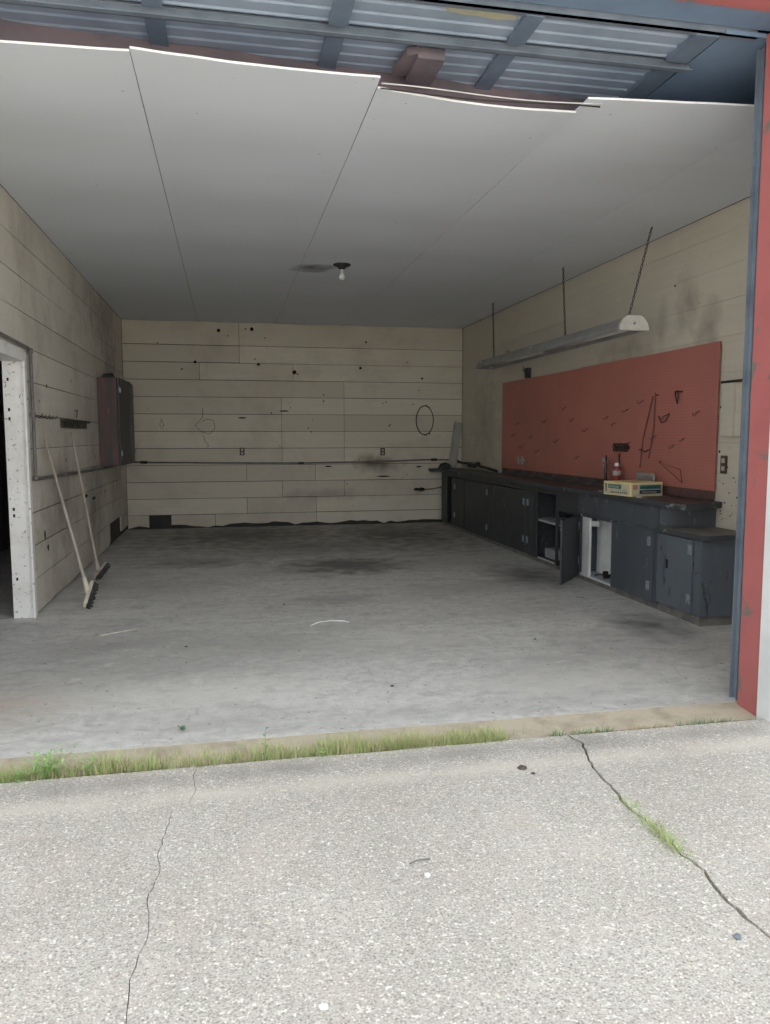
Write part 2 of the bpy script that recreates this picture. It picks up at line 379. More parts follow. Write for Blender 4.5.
def slab_poly(left, right):
    b = MB(); nrm = []
    ys = sorted(set([p[1] for p in left+right]), reverse=True)
    def at(c, y):
        for (x0, y0), (x1, y1) in zip(c, c[1:]):
            if y1 <= y <= y0: return x0+(x1-x0)*(y0-y)/(y0-y1)
        return c[0][0] if y > c[0][1] else c[-1][0]
    ys[0] = 3.325
    vs = []; fs = []; K = 14
    for y in ys:
        l, r = at(left, y), at(right, y)
        for k in range(K+1):
            x = l+(r-l)*k/K; yy = y
            if y == ys[0]: yy += noise.noise(Vector((x*2.5, 3, 0)))*.02
            vs.append((x, yy, -.004))
    for i in range(len(ys)-1):
        for k in range(K): a = i*(K+1)+k; fs.append((a, a+K+1, a+K+2, a+1))
    base = len(vs); vs += [(x, y, -.15) for x, y, z_ in vs[:base]]
    edge = list(range(K+1))+[(i+1)*(K+1)+K for i in range(len(ys)-1)]
    edge += [len(ys)*(K+1)-1-k for k in range(1, K+1)]+[i*(K+1) for i in range(len(ys)-2, 0, -1)]
    for a, c in zip(edge, edge[1:]+edge[:1]): fs.append((a, c, c+base, a+base))
    b.add(vs, fs); return b
def shift(c, d): return [(x+d*(1+.9*noise.noise(Vector((0, y*9, 1)))), y) for x, y in c]
farL = [(-14, 3.31), (-14, -6)]; farR = [(16, 3.31), (16, -6)]
for l, r in ((farL, shift(crackL, -.0012)), (shift(crackL, .0012), shift(crackR, -.006)), (shift(crackR, .006), farR)):
    struct(slab_poly(l, r).build('floor', 'apron'))
b = MB(); b.box((-14, -6, -.3), (16, 3.22, -.02)); struct(b.build('trim_3', 'grout'))
b = MB(); b.box((-60, -90, -.4), (60, -6, -.03)); struct(b.build('ground', 'apron'))

# ------------------------------------------------------------------ board walls
def board_wall(name, mat, axis, u0, u1, rows, joints, plane, inward, skip=None, ragged=None, extra=None, gap=.004, backing=True):
    """rows: z edges; joints: row -> u cuts; boards face 'inward' (+1/-1) along the wall normal"""
    b = MB(); th = .02
    def P(u, d, z_): return (u, plane+d*inward, z_) if axis == 'x' else (plane+d*inward, u, z_)
    for i in range(len(rows)-1):
        z0, z1 = rows[i], rows[i+1]; cuts = [u0]+sorted(joints.get(i, []))+[u1]
        for a, c in zip(cuts, cuts[1:]):
            segs = [(a, c)]
            if skip:
                for (s0, s1, sz0, sz1) in skip:
                    if z0 < sz1-.02 and z1 > sz0+.02:
                        ns = []
                        for p, q in segs:
                            if s1 <= p or s0 >= q: ns.append((p, q)); continue
                            if p < s0: ns.append((p, s0))
                            if s1 < q: ns.append((s1, q))
                        segs = ns
            for p, q in segs:
                if q-p < .02: continue
                dz0, dz1, pr = random.uniform(0, .6)**2*gap*1.6, random.uniform(0, .6)**2*gap*1.6, random.uniform(-.0015, .0015)
                n = max(2, int((q-p)/.11)) if (i == 0 and ragged) else 1
                lo = []
                for k in range(n+1):
                    u = p+(q-p)*k/n
                    lo.append(z0+gap/2+dz0 if n == 1 else max(0.004, ragged(u)))
                vs = []
                for k in range(n+1):
                    u = p+(q-p)*k/n+(gap/2 if k == 0 else 0)-(gap/2 if k == n else 0)
                    zt = z1-gap/2-dz1
                    vs += [P(u, pr, lo[k]), P(u, pr, zt), P(u, pr-th, lo[k]), P(u, pr-th, zt)]
                fs = []
                for k in range(n):
                    a4 = k*4; c4 = a4+4
                    fs += [(a4, c4, c4+1, a4+1), (a4+2, a4+3, c4+3, c4+2), (a4+1, c4+1, c4+3, a4+3), (a4, a4+2, c4+2, c4)]
                fs += [(0, 1, 3, 2), (n*4, n*4+2, n*4+3, n*4+1)]
                b.add(vs, fs, 0)
    if extra: extra(b, P)
    return struct(b.build(name, [mat, 'board_gap', 'hole', 'tar']))
def disc(b, P, u, z_, r, mi=2, rz=None, d=.0025, n=9, depth=.0):
    vs = [P(u+r*math.cos(6.283*k/n)*random.uniform(.8, 1.1), d, z_+(rz or r)*math.sin(6.283*k/n)*random.uniform(.8, 1.1)) for k in range(n)]
    b.add(vs, [tuple(range(n))], mi)
def ragB(u):
    v = .045+.05*noise.noise(Vector((u*1.7, 0, 0)))+.035*noise.noise(Vector((u*7, 5, 0)))
    if .6 < u < .95: v += .05
    return v
rowsB = [0, .215, .465, .725, .985, 1.245, 1.51, 1.775, 2.04, 2.30, 2.565, 2.83, H+.0]
def exB(b, P):
    for u, z_, r in [(-.09, 3.06, .028), (.42, 3.09, .03), (.32, 3.09, .014), (-.45, 2.57, .026), (.51, 2.55, .026), (1.07, 2.44, .036), (1.12, 2.41, .014), (2.13, 2.52, .022), (3.15, 2.37, .02), (-.65, 2.46, .015),
                     (2.22, 2.93, .018), (.05, 2.98, .012), (.46, 2.63, .012), (.62, 2.96, .012), (1.53, 2.09, .013), (1.53, 1.99, .013), (2.6, 1.60, .013), (2.62, 1.62, .01), (1.28, 1.56, .012), (1.33, 1.5, .01),
                     (3.28, 1.47, .014), (3.22, 1.45, .012), (2.1, 1.05, .01), (2.9, 2.62, .012), (-1.0, 2.85, .012), (.7, 1.8, .012), (1.0, 1.88, .01), (2.55, 1.98, .012), (2.5, 1.96, .01), (3.0, 1.95, .012), (3.1, 2.18, .01), (1.35, 1.68, .008), (1.3, .95, .008), (2.9, .8, .01), (1.9, .66, .01)]:
        disc(b, P, u, z_, r)
    for u, z_, w in [(2.5, .78, .12), (.25, 1.72, .07), (1.6, .95, .06), (3.1, .93, .05), (.9, 1.83, .09)]:
        disc(b, P, u, z_, w, rz=.012)
jB = {11: [-.05+.25], 10: [.24], 9: [-.39, 1.05], 8: [1.86], 7: [1.86, .86], 6: [.86, 1.86], 5: [.86, 1.86], 4: [.86, 1.86], 3: [1.39, .3], 2: [.86, 1.86], 1: [.3, 1.4], 0: [-.2, 1.4]}
jB[11] = [.22]; jB[10] = [.22]
board_wall('wall_back', 'board_back', 'x', XL+.004, XR-.004, rowsB, jB, YB, -1, skip=[(-1.2, -.87, 0.0, .21)], ragged=ragB, extra=exB, gap=.006)
b = MB(); b.box((XL-.14, YB+.022, -.1), (XR+.16, YB+.12, 4.4), 0); struct(b.build('wall_back', 'tar'))
def ragL(u):
    v = .012+.02*abs(noise.noise(Vector((u*2, 0, 4))))
    if u > 10.5: v += .05
    return v
rowsL = [0, .29, .56, .82, 1.08, 1.33, 1.60, 1.86, 2.12, 2.38, 2.64, 2.91, H]
def exL(b, P):
    for u, z_, r in [(7.2, 1.86, .02), (8.3, 1.98, .014), (6.9, 1.72, .015), (9.2, 2.1, .014), (10.5, 2.5, .016), (7.9, 1.2, .016), (8.9, .9, .02), (9.6, 1.2, .02), (10.2, .75, .02)]: disc(b, P, u, z_, r)
    for u, z_, w, hh in [(8.9, .78, .10, .02), (9.4, .72, .14, .018), (6.9, .6, .03, .05), (7.0, .48, .04, .03)]: disc(b, P, u, z_, w, rz=hh)
jL = {i: [7.2+((i*37) % 11)*.4, 9.8+((i*23) % 7)*.3] for i in range(12)}
board_wall('wall_left', 'board_left', 'y', 6.49, YB-.004, rowsL, jL, XL, 1, skip=[(10.55, 11.65, 0, .27)], ragged=ragL, extra=exL, gap=.005)
board_wall('wall_left', 'board_left', 'y', 3.6, 4.5, rowsL, {}, XL, 1, gap=.005)
rowsLt = [2.06, 2.12, 2.38, 2.64, 2.91, H]
board_wall('wall_left', 'board_left', 'y', 4.5, 6.49, rowsLt, {}, XL, 1, gap=.005)
b = MB(); b.box((XL-.022, 6.51, 0), (XL-.16, YB+.1, 4.4)); b.box((XL-.022, 3.4, 0), (XL-.16, 4.5, 4.4)); b.box((XL-.022, 4.5, 2.08), (XL-.16, 6.51, 4.4))
struct(b.build('wall_left', 'tar'))
# side bay beyond the doorway, its unseen front left open to let light in
b = MB(); b.box((-2.9, 3.4, 0), (-2.8, 12, 3.2)); b.box((-2.8, 11.9, 0), (XL-.16, 12, 3.2)); b.box((-2.9, 3.4, 3.2), (XL-.16, 12, 3.3)); b.box((-2.05, 3.4, 0), (XL-.16, 3.5, 3.2))
struct(b.build('wall_side_bay', 'door_brown'))
# right wall
rowsR = [0, .28, .56, .83, 1.10, 1.37, 1.64, 1.92, 2.2, 2.48, 2.74, 3.0, H]
def exR(b, P):
    for u, z_, r in [(5.43, 1.05, .008), (5.35, .98, .008), (5.4, .9, .009), (5.3, 1.1, .008), (5.33, .8, .008), (5.45, .83, .008), (5.25, .95, .01), (5.38, 1.18, .007), (6.2, 2.72, .012), (5.5, 1.65, .01), (5.49, 1.3, .012), (5.0, 1.2, .01), (5.2, 2.2, .008)]: disc(b, P, u, z_, r)
    for k in range(26): disc(b, P, random.uniform(4.9, 5.5), random.uniform(.75, 1.2), random.uniform(.003, .007))
jR = {i: [9.2-((i*31) % 5)*.5] for i in range(12)}; jR[10] = [6.4, 8.0]; jR[11] = [6.15, 7.6]
board_wall('wall_right', 'board_right', 'y', 3.45, YB-.004, rowsR, jR, XR, -1, extra=exR, gap=.0012)
b = MB(); b.box((XR+.022, 3.3, -.1), (XR+.16, YB+.12, 4.4)); struct(b.build('wall_right', 'tar'))

# ------------------------------------------------------------------ ceiling sheets
def sheet(b, x0, x1, yf0, yf1, droop, curl0=0, curl1=0):
    nx, ny = 8, 40; vs = []
    for k in range(2):
        for j in range(ny+1):
            for i in range(nx+1):
                s_ = i/nx; x = x0+(x1-x0)*s_; yf = yf0+(yf1-yf0)*s_+.006*noise.noise(Vector((x*6, 0, 0)))
                tt = (j/ny)**1.6; y = yf+(YB-.01-yf)*tt
                e = max(0, 1-(y-yf)/1.2)
                zz = H-droop*e*e*math.sin(math.pi*s_)-(curl0*(1-s_)+curl1*s_)*e**2-.012*math.sin(math.pi*s_)*math.sin(y*2.4)**2
                vs.append((x, y, zz+k*.006))
    n = (nx+1)*(ny+1); fs = []; g = lambda i, j, k: k*n+j*(nx+1)+i
    for j in range(ny):
        for i in range(nx):
            fs += [(g(i, j, 0), g(i, j+1, 0), g(i+1, j+1, 0), g(i+1, j, 0)), (g(i, j, 1), g(i+1, j, 1), g(i+1, j+1, 1), g(i, j+1, 1))]
    for j in range(ny): fs += [(g(0, j, 0), g(0, j, 1), g(0, j+1, 1), g(0, j+1, 0)), (g(nx, j, 0), g(nx, j+1, 0), g(nx, j+1, 1), g(nx, j, 1))]
    for i in range(nx): fs += [(g(i, ny, 0), g(i, ny, 1), g(i+1, ny, 1), g(i+1, ny, 0))]
    b.add(vs, fs, 0)
    b.add([vs[g(i, 0, 0)] for i in range(nx+1)]+[(vs[g(i, 0, 1)][0], vs[g(i, 0, 1)][1], vs[g(i, 0, 1)][2]+.005) for i in range(nx+1)], [(i, i+1, nx+2+i, nx+1+i) for i in range(nx)], 1)
b = MB(); G = .0022
sheet(b, XL+.003, -.40-G, 3.96, 3.905, .0)
sheet(b, -.40+G, .79-G, 3.875, 3.955, .012, 0, -.01)
sheet(b, .79+G, 1.90-G, 4.05, 4.08, .02, .0, .02)
sheet(b, 1.90+G, 3.03-G, 3.95, 3.84, 0)
sheet(b, 3.03+G, XR-.01, 3.85, 3.80, 0)
struct(b.build('ceiling', ['ceiling', 'sheet_edge']))
b = MB(); b.box((XL-.02, 4.60, H+.03), (XR+.02, YB+.1, H+.05)); struct(b.build('ceiling', 'board_gap'))
b = MB(); b.box((XL-1.5, 3.3, 4.3), (XR+.2, YB+.2, 4.4)); struct(b.build('roof', 'roof'))

# ------------------------------------------------------------------ opening: header, post, facade
b = MB()
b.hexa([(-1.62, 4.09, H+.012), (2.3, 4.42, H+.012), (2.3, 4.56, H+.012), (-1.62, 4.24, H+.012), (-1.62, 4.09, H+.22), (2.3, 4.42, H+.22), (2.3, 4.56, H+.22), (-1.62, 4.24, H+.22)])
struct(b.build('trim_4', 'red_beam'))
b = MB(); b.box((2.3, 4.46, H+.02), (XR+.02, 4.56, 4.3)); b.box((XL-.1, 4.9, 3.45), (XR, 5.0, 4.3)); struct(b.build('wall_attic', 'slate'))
b = MB(); b.prism([(2.42, 3.545), (2.645, 3.545), (2.74, 3.60), (2.90, 3.80), (3.1, 4.1), (3.1, 4.46), (2.42, 4.5)], lambda u, v, k: (u, v, 3.372+.02*k)); struct(b.build('added_gap_plate', 'slate'))  # added plate in place of the dark gap beside the door end
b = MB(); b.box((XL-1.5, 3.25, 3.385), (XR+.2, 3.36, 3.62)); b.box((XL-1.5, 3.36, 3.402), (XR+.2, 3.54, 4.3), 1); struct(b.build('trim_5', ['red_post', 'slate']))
b = MB(); b.box((XL-1.6, 3.27, 3.62), (XR+.4, 3.339, 4.6)); b.box((-6, 3.27, -.15), (-2.85, 3.339, 4.6)); b.box((-2.85, 3.27, 3.0), (XL-.3, 3.339, 4.6)); b.box((-2.05, 3.27, -.15), (XL-.3, 3.339, 3.0)); b.box((2.67, 3.27, -.12), (8, 3.339, 3.62)); b.box((XR+.16, 3.34, 0), (8, 3.6, 4.4))  # gap before the side bay is added, out of view, for light
struct(b.build('wall_front', 'facade_metal'))
b = MB(); b.box((2.645, 3.38, -.02), (2.74, 3.545, 3.385)); b.box((2.72, 3.42, -.02), (XR+.02, 3.45, 4.3)); b.box((XL-.3, 3.34, -.02), (XL-.12, 3.54, 3.375)); struct(b.build('trim_6', 'red_post'))
# white corner flashing with three shallow ribs
b = MB(); b.box((2.635, 3.262, -.03), (2.72, 3.379, 3.384))
for x in (2.655, 2.68, 2.705): b.tube([(x, 3.264, -.03), (x, 3.264, 3.384)], .006, 6)
struct(b.build('trim_7', 'facade_metal'))
# door track: channel up the jamb and curved onto the horizontal run
root = thing('door_track', 'blue-grey steel overhead door track running up beside the red jamb', 'door track', (2.66, 3.58, 0))
def trackpath(off): return [(3.585+off, 0.0), (3.585+off, 1.2), (3.585+off, 2.4), (3.585+off, 3.368)]
def ribbon(b, x0, x1, off0, off1, mi=0):
    A, B = trackpath(off0), trackpath(off1); n = len(A); vs = []
    for (y, z_), (y2, z2) in zip(A, B): vs += [(x0, y, z_), (x1, y, z_), (x1, y2, z2), (x0, y2, z2)]
    fs = [(i*4+k, i*4+(k+1) % 4, i*4+4+(k+1) % 4, i*4+4+k) for i in range(n-1) for k in range(4)]+[(3, 2, 1, 0), (n*4-4, n*4-3, n*4-2, n*4-1)]
    b.add(vs, fs, mi)
b = MB(); ribbon(b, 2.688, 2.695, 0, .06); b.build('rail_web', 'galv', root, origin=(2.66, 3.58, 0)).location = (0, 0, 0)
b = MB(); ribbon(b, 2.666, 2.688, 0, .005); ribbon(b, 2.666, 2.688, .055, .06); b.build('rail_flange', 'galv', root, origin=(2.66, 3.58, 0)).location = (0, 0, 0)
b = MB(); b.box((2.696, 3.55, 0), (2.73, 3.60, 3.1)); b.build('wall_angle', 'galv', root, origin=(2.66, 3.58, 0)).location = (0, 0, 0)
def local(o, origin):
    o.location = (0, 0, 0)
# ------------------------------------------------------------------ overhead sectional door
DO = (0.5, 4.0, 3.38)
door = thing('overhead_door', 'raised overhead garage door of ribbed steel sections tinted by blue haze', 'garage door', DO)
def sub(b, name, mats, parent, org, bevel=0):
    o = b.build(name, mats, None, bevel, origin=org); o.location = (0, 0, 0); o.parent = parent; return o
def ribbed(y0, y1, z0):
    b = MB(); prof = []; y = y0
    while y < y1-.001:
        for dy, dz in ((0, 0), (.045, 0), (.055, .007), (.075, .007), (.085, 0)):
            if y+dy <= y1: prof.append((y+dy, z0+dz))
        y += .095
    vs = [];
    for yy, zz in prof: vs += [(XL+.06, yy, zz), (2.38, yy, zz)]
    b.add(vs, [(2*i, 2*i+2, 2*i+3, 2*i+1) for i in range(len(prof)-1)])
    m2 = [(x, y_, z_+.03) for x, y_, z_ in vs]; b.add(m2, [(2*i, 2*i+1, 2*i+3, 2*i+2) for i in range(len(prof)-1)])
    return b
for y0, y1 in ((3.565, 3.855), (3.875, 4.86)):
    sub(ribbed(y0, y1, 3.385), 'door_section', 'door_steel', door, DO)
b = MB(); b.box((XL+.05, 3.845, 3.335), (2.44, 3.885, 3.341)); b.box((XL+.05, 3.88, 3.335), (2.44, 3.886, 3.395)); sub(b, 'strut', 'galv', door, DO)
b = MB(); b.box((XL+.05, 3.55, 3.37), (2.60, 3.565, 3.44)); b.box((XL+.05, 3.55, 3.37), (2.60, 3.59, 3.376)); sub(b, 'bottom_rail', 'galv', door, DO)
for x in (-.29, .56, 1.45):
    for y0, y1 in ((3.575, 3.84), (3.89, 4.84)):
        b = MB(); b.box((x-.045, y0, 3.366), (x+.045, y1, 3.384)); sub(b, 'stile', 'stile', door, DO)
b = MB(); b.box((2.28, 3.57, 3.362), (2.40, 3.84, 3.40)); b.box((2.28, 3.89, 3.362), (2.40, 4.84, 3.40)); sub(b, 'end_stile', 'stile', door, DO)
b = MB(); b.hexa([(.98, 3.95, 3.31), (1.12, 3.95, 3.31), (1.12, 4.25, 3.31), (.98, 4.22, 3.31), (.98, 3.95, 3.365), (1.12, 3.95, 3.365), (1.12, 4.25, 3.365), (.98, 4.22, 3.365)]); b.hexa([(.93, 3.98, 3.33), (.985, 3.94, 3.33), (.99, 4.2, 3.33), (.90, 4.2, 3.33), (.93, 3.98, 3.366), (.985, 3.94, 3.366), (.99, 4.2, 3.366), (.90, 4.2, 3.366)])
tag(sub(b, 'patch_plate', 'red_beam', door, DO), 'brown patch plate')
b = MB(); pts = [(1.05, 3.59), (1.22, 3.585), (1.36, 3.60), (1.38, 3.63), (1.28, 3.65), (1.2, 3.635), (1.12, 3.64), (1.03, 3.62)]
b.prism(pts, lambda u, v, k: (u, v, 3.384-.012*(1-k)))
tag(sub(b, 'foam_patch', 'foam', door, DO), 'yellow foam smear')
b = MB()   # outline of an added plate over the dark gap between door end and track
pts = [(2.41, 3.60), (2.55, 3.60), (2.60, 3.64), (2.63, 3.74), (2.63, 4.2), (2.41, 4.2)]
# wires along the beam
for k, (z0, lab) in enumerate(((3.188, 'pale wire running loosely under the red beam above the ceiling edge'), (3.178, 'dark wire sagging under the red beam beside the pale wire'))):
    b = MB(); pts = []
    for i in range(31):
        x = .80+i*(1.2+.0*k)/30; pts.append((x, 4.0+.025*k+.015*math.sin(x*5+k*1.3), z0+.004*math.sin(x*3.1+k)))
    b.tube(pts, .0035, 6)
    tag(b.build('electric_wire', 'tube' if k == 0 else 'wire', origin=(.8, 3.92, z0)), lab, 'wire')

# ------------------------------------------------------------------ side doorway
b = MB()
b.box((XL-.15, 6.43, 0), (XL+.002, 6.488, 2.06)); b.box((XL-.15, 4.5, 2.0), (XL+.002, 6.43, 2.06)); b.box((XL-.15, 4.5, 0), (XL+.002, 4.55, 2.0))
b.box((XL+.002, 6.40, 0.0), (XL+.018, 6.47, 2.08)); b.box((XL+.002, 4.5, 2.0), (XL+.018, 6.40, 2.09)); b.box((XL+.002, 4.5, 0.0), (XL+.018, 4.57, 2.0))
for z_ in (.3, .8, .85, 1.55, 1.62, 1.85): b.box((XL-.12, 6.428, z_), (XL-.105, 6.43, z_+.025), 1)
struct(b.build('door_1', ['white_paint', 'hole'], bevel=.003))

# ------------------------------------------------------------------ conduits and outlets
org = (XL+.03, 6.52, 1.05)
b = MB(); X = XL+.035
pts = [(X, 4.6, 2.14), (X, 6.44, 2.105), (X, 6.505, 2.10), (X, 6.53, 2.07), (X, 6.53, 1.13), (X, 6.545, 1.095), (X, 6.58, 1.09), (X, 8.2, 1.065), (X, 9.9, 1.04), (X, YB-.09, 1.03), (X+.01, YB-.045, 1.04), (X+.05, YB-.03, 1.04)]
b.tube(pts, .014, 10)
for p in ((X, 6.525, 2.09), (X, 6.535, 1.10)): b.lathe([(.0, -.022), (.02, -.02), (.022, 0), (.02, .02), (0, .022)], p, 10)
for y, z_ in ((7.6, 1.083), (9.3, 1.062), (6.53, 1.6)): b.box((X-.018, y-.012, z_-.02), (X+.016, y+.012, z_+.02))
tag(b.build('electric_conduit', 'conduit', origin=org), 'grey metal conduit turning from the side doorway along the left wall', 'conduit')
b = MB(); Y = YB-.03
pts = [(XL+.12, Y, 1.04), (-.3, Y, 1.022), (1.1, Y, 1.008), (2.4, Y, 1.02), (3.2, Y, 1.045), (3.6, Y, 1.04)]
b.tube(pts, .012, 10)
b.tube([(-1.30, Y, 1.038), (-1.20, Y, 1.036)], .022, 10, 1); b.tube([(3.30, Y, 1.045), (3.40, Y, 1.043)], .022, 10, 1); b.tube([(1.12, Y, 1.008), (1.2, Y, 1.009)], .017, 10, 1)
tag(b.build('electric_conduit', ['conduit', 'coupling'], origin=(0, Y, 1.02)), 'thin dark conduit crossing the whole back wall at waist height', 'conduit')
def outlet(loc, axis, label, w=.075, h=.12, face='outlet_face'):
    r = thing('wall_outlet', label, 'outlet', loc)
    b = MB()
    if axis == 'x': b.box((-w/2, -.012, -h/2), (w/2, -.0, h/2))
    else: b.box((-.012, -w/2, -h/2), (0, w/2, h/2))
    b.build('cover_plate', 'outlet_plate', r, bevel=.002)
    for s_ in (-1, 1):
        b = MB()
        if axis == 'x': b.box((-w*.22, -.016, s_*h*.22-.018), (w*.22, -.010, s_*h*.22+.018))
        else: b.box((-.016, -w*.25, s_*h*.22-.018), (-.010, w*.25, s_*h*.22+.018))
        b.build('socket', face, r, bevel=.002)
outlet((.235, YB-.0015, 1.195), 'x', 'brown wall outlet left of centre above the back wall conduit')
outlet((2.49, YB-.0015, 1.18), 'x', 'grey wall outlet above a sooty patch on the back wall', face='metal_lt')
outlet((XR-.003, 5.42, 1.20), 'y', 'dark framed wall outlet beside the red pegboard', .075, .14)
# wire hoop and loops
b = MB(); b.tube([(3.195+.145*math.cos(a*.2618), YB-.012, 1.69+.235*math.sin(a*.2618)) for a in range(24)], .007, 6, closed=True)
b.tube([(3.195+.15*math.cos(a*.2618+1), YB-.022, 1.69+.24*math.sin(a*.2618+1)) for a in range(16)], .006, 6)
b.tube([(3.21, YB-.001, 1.93), (3.21, YB-.04, 1.925), (3.21, YB-.045, 1.95)], .005, 6)
tag(b.build('wire_hoop', 'wire', origin=(3.195, YB-.01, 1.46)), 'large oval wire hoop hanging on the back wall above the bench end', 'wire hoop')
b = MB(); c = [(-.35, 1.86), (-.36, 1.72), (-.47, 1.60), (-.38, 1.50), (-.25, 1.47), (-.17, 1.56), (-.19, 1.68), (-.30, 1.70), (-.36, 1.66)]
b.tube([(x, YB-.014-.003*i, z_) for i, (x, z_) in enumerate(c)], .0035, 6); b.tube([(-.35, YB-.012, 1.44), (-.33, YB-.02, 1.36), (-.27, YB-.02, 1.28), (-.31, YB-.02, 1.27)], .0035, 6)
b.tube([(-.35, YB-.001, 1.85), (-.35, YB-.03, 1.86)], .004, 6)
tag(b.build('wire_loop', 'wire', origin=(-.35, YB-.02, 1.3)), 'thin bent wire diamond dangling from a nail on the back wall', 'wire')
b = MB(); b.tube([(-.97, YB-.02, 1.70), (-1.0, YB-.02, 1.62), (-.97, YB-.02, 1.54), (-.94, YB-.02, 1.6), (-.96, YB-.02, 1.66)], .0035, 6, closed=True); b.tube([(-.97, YB-.001, 1.71), (-.97, YB-.03, 1.71)], .004, 6)
tag(b.build('wire_loop', 'wire', origin=(-.97, YB-.02, 1.54)), 'tiny wire loop on the back wall nearest the hanging wall cabinet', 'wire')

# ------------------------------------------------------------------ wall cabinet on the left
CZ0, CZ1 = 1.075, 2.14
r = thing('wall_cabinet', 'tall red-brown plywood wall cabinet with black double doors on the left wall', 'wall cabinet', (XL, 10.9, CZ0))
org = (XL, 10.9, CZ0)
cx0, cx1, ca, cb2 = XL+.002, XL+.225, 9.90, 11.35
b = MB(); b.box((cx0, ca, CZ0), (cx1, ca+.02, CZ1)); tag(sub(b, 'side_panel', 'wallcab_side', r, org, .003), 'scratched red-brown side')
b = MB(); b.box((cx0, ca+.02, CZ0), (cx0+.01, cb2, CZ1)); b.box((cx0, cb2-.02, CZ0), (cx1, cb2, CZ1)); b.box((cx0, ca+.02, CZ0), (cx1, cb2-.02, CZ0+.02)); b.box((cx0, ca+.02, CZ1-.02), (cx1, cb2-.02, CZ1)); b.box((cx0, ca+.02, 1.58), (cx1-.02, cb2-.02, 1.6))
sub(b, 'carcass', 'wallcab_door', r, org)
for k, (y0, y1, dx) in enumerate(((ca+.005, 10.61, .0), (10.63, cb2, .0))):
    # doors stand slightly ajar
    b = MB()
    if k == 0: v = [(cx1+.004, y0), (cx1+.03, y0), (cx1+.055, y1), (cx1+.03, y1)]
    else: v = [(cx1+.045, y0), (cx1+.07, y0), (cx1+.03, y1), (cx1+.004, y1)]
    b.hexa([(x, y, CZ0-.0) for x, y in v]+[(x, y, CZ1) for x, y in v])
    d = sub(b, 'door', 'wallcab_door', r, org, .003)
    for z_ in (CZ0+.15, CZ1-.15):
        b = MB(); yy = y0+.03 if k == 0 else y1-.03
        b.box((cx1+.02, yy-.015, z_-.03), (cx1+.045 if k == 0 else cx1+.045, yy+.015, z_+.03)); h_ = sub(b, 'hinge', 'hinge', d, org)
b = MB(); b.prism([(10.1, 2.14), (10.12, 2.19), (10.18, 2.21), (10.24, 2.17), (10.32, 2.185), (10.38, 2.14)], lambda u, v, k: (XL+.04+k*.12, u, v))
tag(b.build('crumpled_rag', 'bristle', bevel=.01, origin=(XL+.1, 10.4, 2.14)), 'dark crumpled rag lying on top of the hanging wall cabinet', 'rag')
# wooden tool rack
r = thing('tool_rack', 'small dark wooden tool rack screwed to the left wall above the brooms', 'rack', (XL, 8.3, 1.5)); org = (XL, 8.3, 1.5)
b = MB(); b.box((XL+.002, 7.72, 1.51), (XL+.024, 8.98, 1.59)); sub(b, 'back_board', 'coupling', r, org, .003)
b = MB(); b.box((XL+.024, 7.66, 1.57), (XL+.075, 8.9, 1.588)); sub(b, 'shelf', 'wire', r, org)
for y in (7.8, 8.1, 8.4, 8.7): 
    b = MB(); b.tube([(XL+.02, y, 1.54), (XL+.055, y, 1.53), (XL+.06, y, 1.555)], .005, 6); sub(b, 'peg', 'coupling', r, org)
b = MB(); b.tube([(XL+.02, 8.42, 1.62), (XL+.03, 8.42, 1.7)], .005, 6); b.tube([(XL+.001, 8.42, 1.69), (XL+.03, 8.42, 1.69)], .004, 6); sub(b, 'nail', 'coupling', r, org)
for i, (y, z_) in enumerate(((6.74, 1.585), (6.86, 1.58), (7.0, 1.583), (7.14, 1.58), (7.3, 1.583))):
    b = MB(); b.tube([(XL, y, z_), (XL+.04, y, z_), (XL+.055, y, z_+.01), (XL+.055, y+.01, z_+.025)], .004, 6)
    b.tube([(XL+.004, y-.045, z_+.008), (XL+.004, y+.045, z_+.004)], .004, 5)
    tag(b.build('coat_hook', 'coupling', origin=(XL, y, z_)), 'small rusty hook on the left wall, %s from the doorway in its row' % ['first', 'second', 'third', 'fourth', 'fifth'][i], 'hook', 'rusty hooks in a row on the left wall')

# ------------------------------------------------------------------ push brooms
def broom(label, topp, foot, e0, e1, bdir, block, wood):
    r = thing('push_broom', label, 'broom', foot)
    o = Vector(foot); T = Vector(topp)-o; d = T.normalized(); E0, E1 = Vector(e0)-o, Vector(e1)-o
    b = MB(); b.tube([d*.06+(T-d*.06)*k/10 for k in range(11)], .0135, 10, r2=.011); b.build('handle', wood, r)
    b = MB(); b.tube([d*-.01, d*.14], .026, 10, r2=.018); b.build('ferrule', block, r)
    bd = Vector(bdir).normalized(); hd = (E1-E0).normalized()
    b = MB(); b.bar(E0, E1, .055, .032, bd); b.build('block', block, r, bevel=.006)
    side = hd.cross(bd).normalized(); b = MB()
    for k in range(26):
        for j in (-1, 0, 1):
            c = E0+(E1-E0)*(k+.5)/26+side*.017*j
            e = c+bd*random.uniform(.042, .062)+hd*random.uniform(-.015, .015); e.z = max(e.z, -o.z+.004)
            b.tube([c+bd*.012, (c+e)/2+hd*.003, e], .008, 5, r2=.005)
    b.build('bristles', 'bristle', r)
    return r
broom('grey-handled push broom leaning on the left wall nearest the doorway, pale head', (XL+.035, 6.90, 1.405), (-1.166, 6.76, .12), (-1.150, 6.87, .185), (-1.178, 6.65, .03), (1, -.1, -.25), 'broom_pale', 'broom_wood')
broom('second push broom farther from the doorway, darker grubby head, leaning on left wall', (XL+.035, 8.04, 1.47), (-1.214, 7.625, .13), (-1.180, 7.78, .20), (-1.240, 7.54, .115), (1, -.1, -.45), 'broom_wood', 'broom_wood')

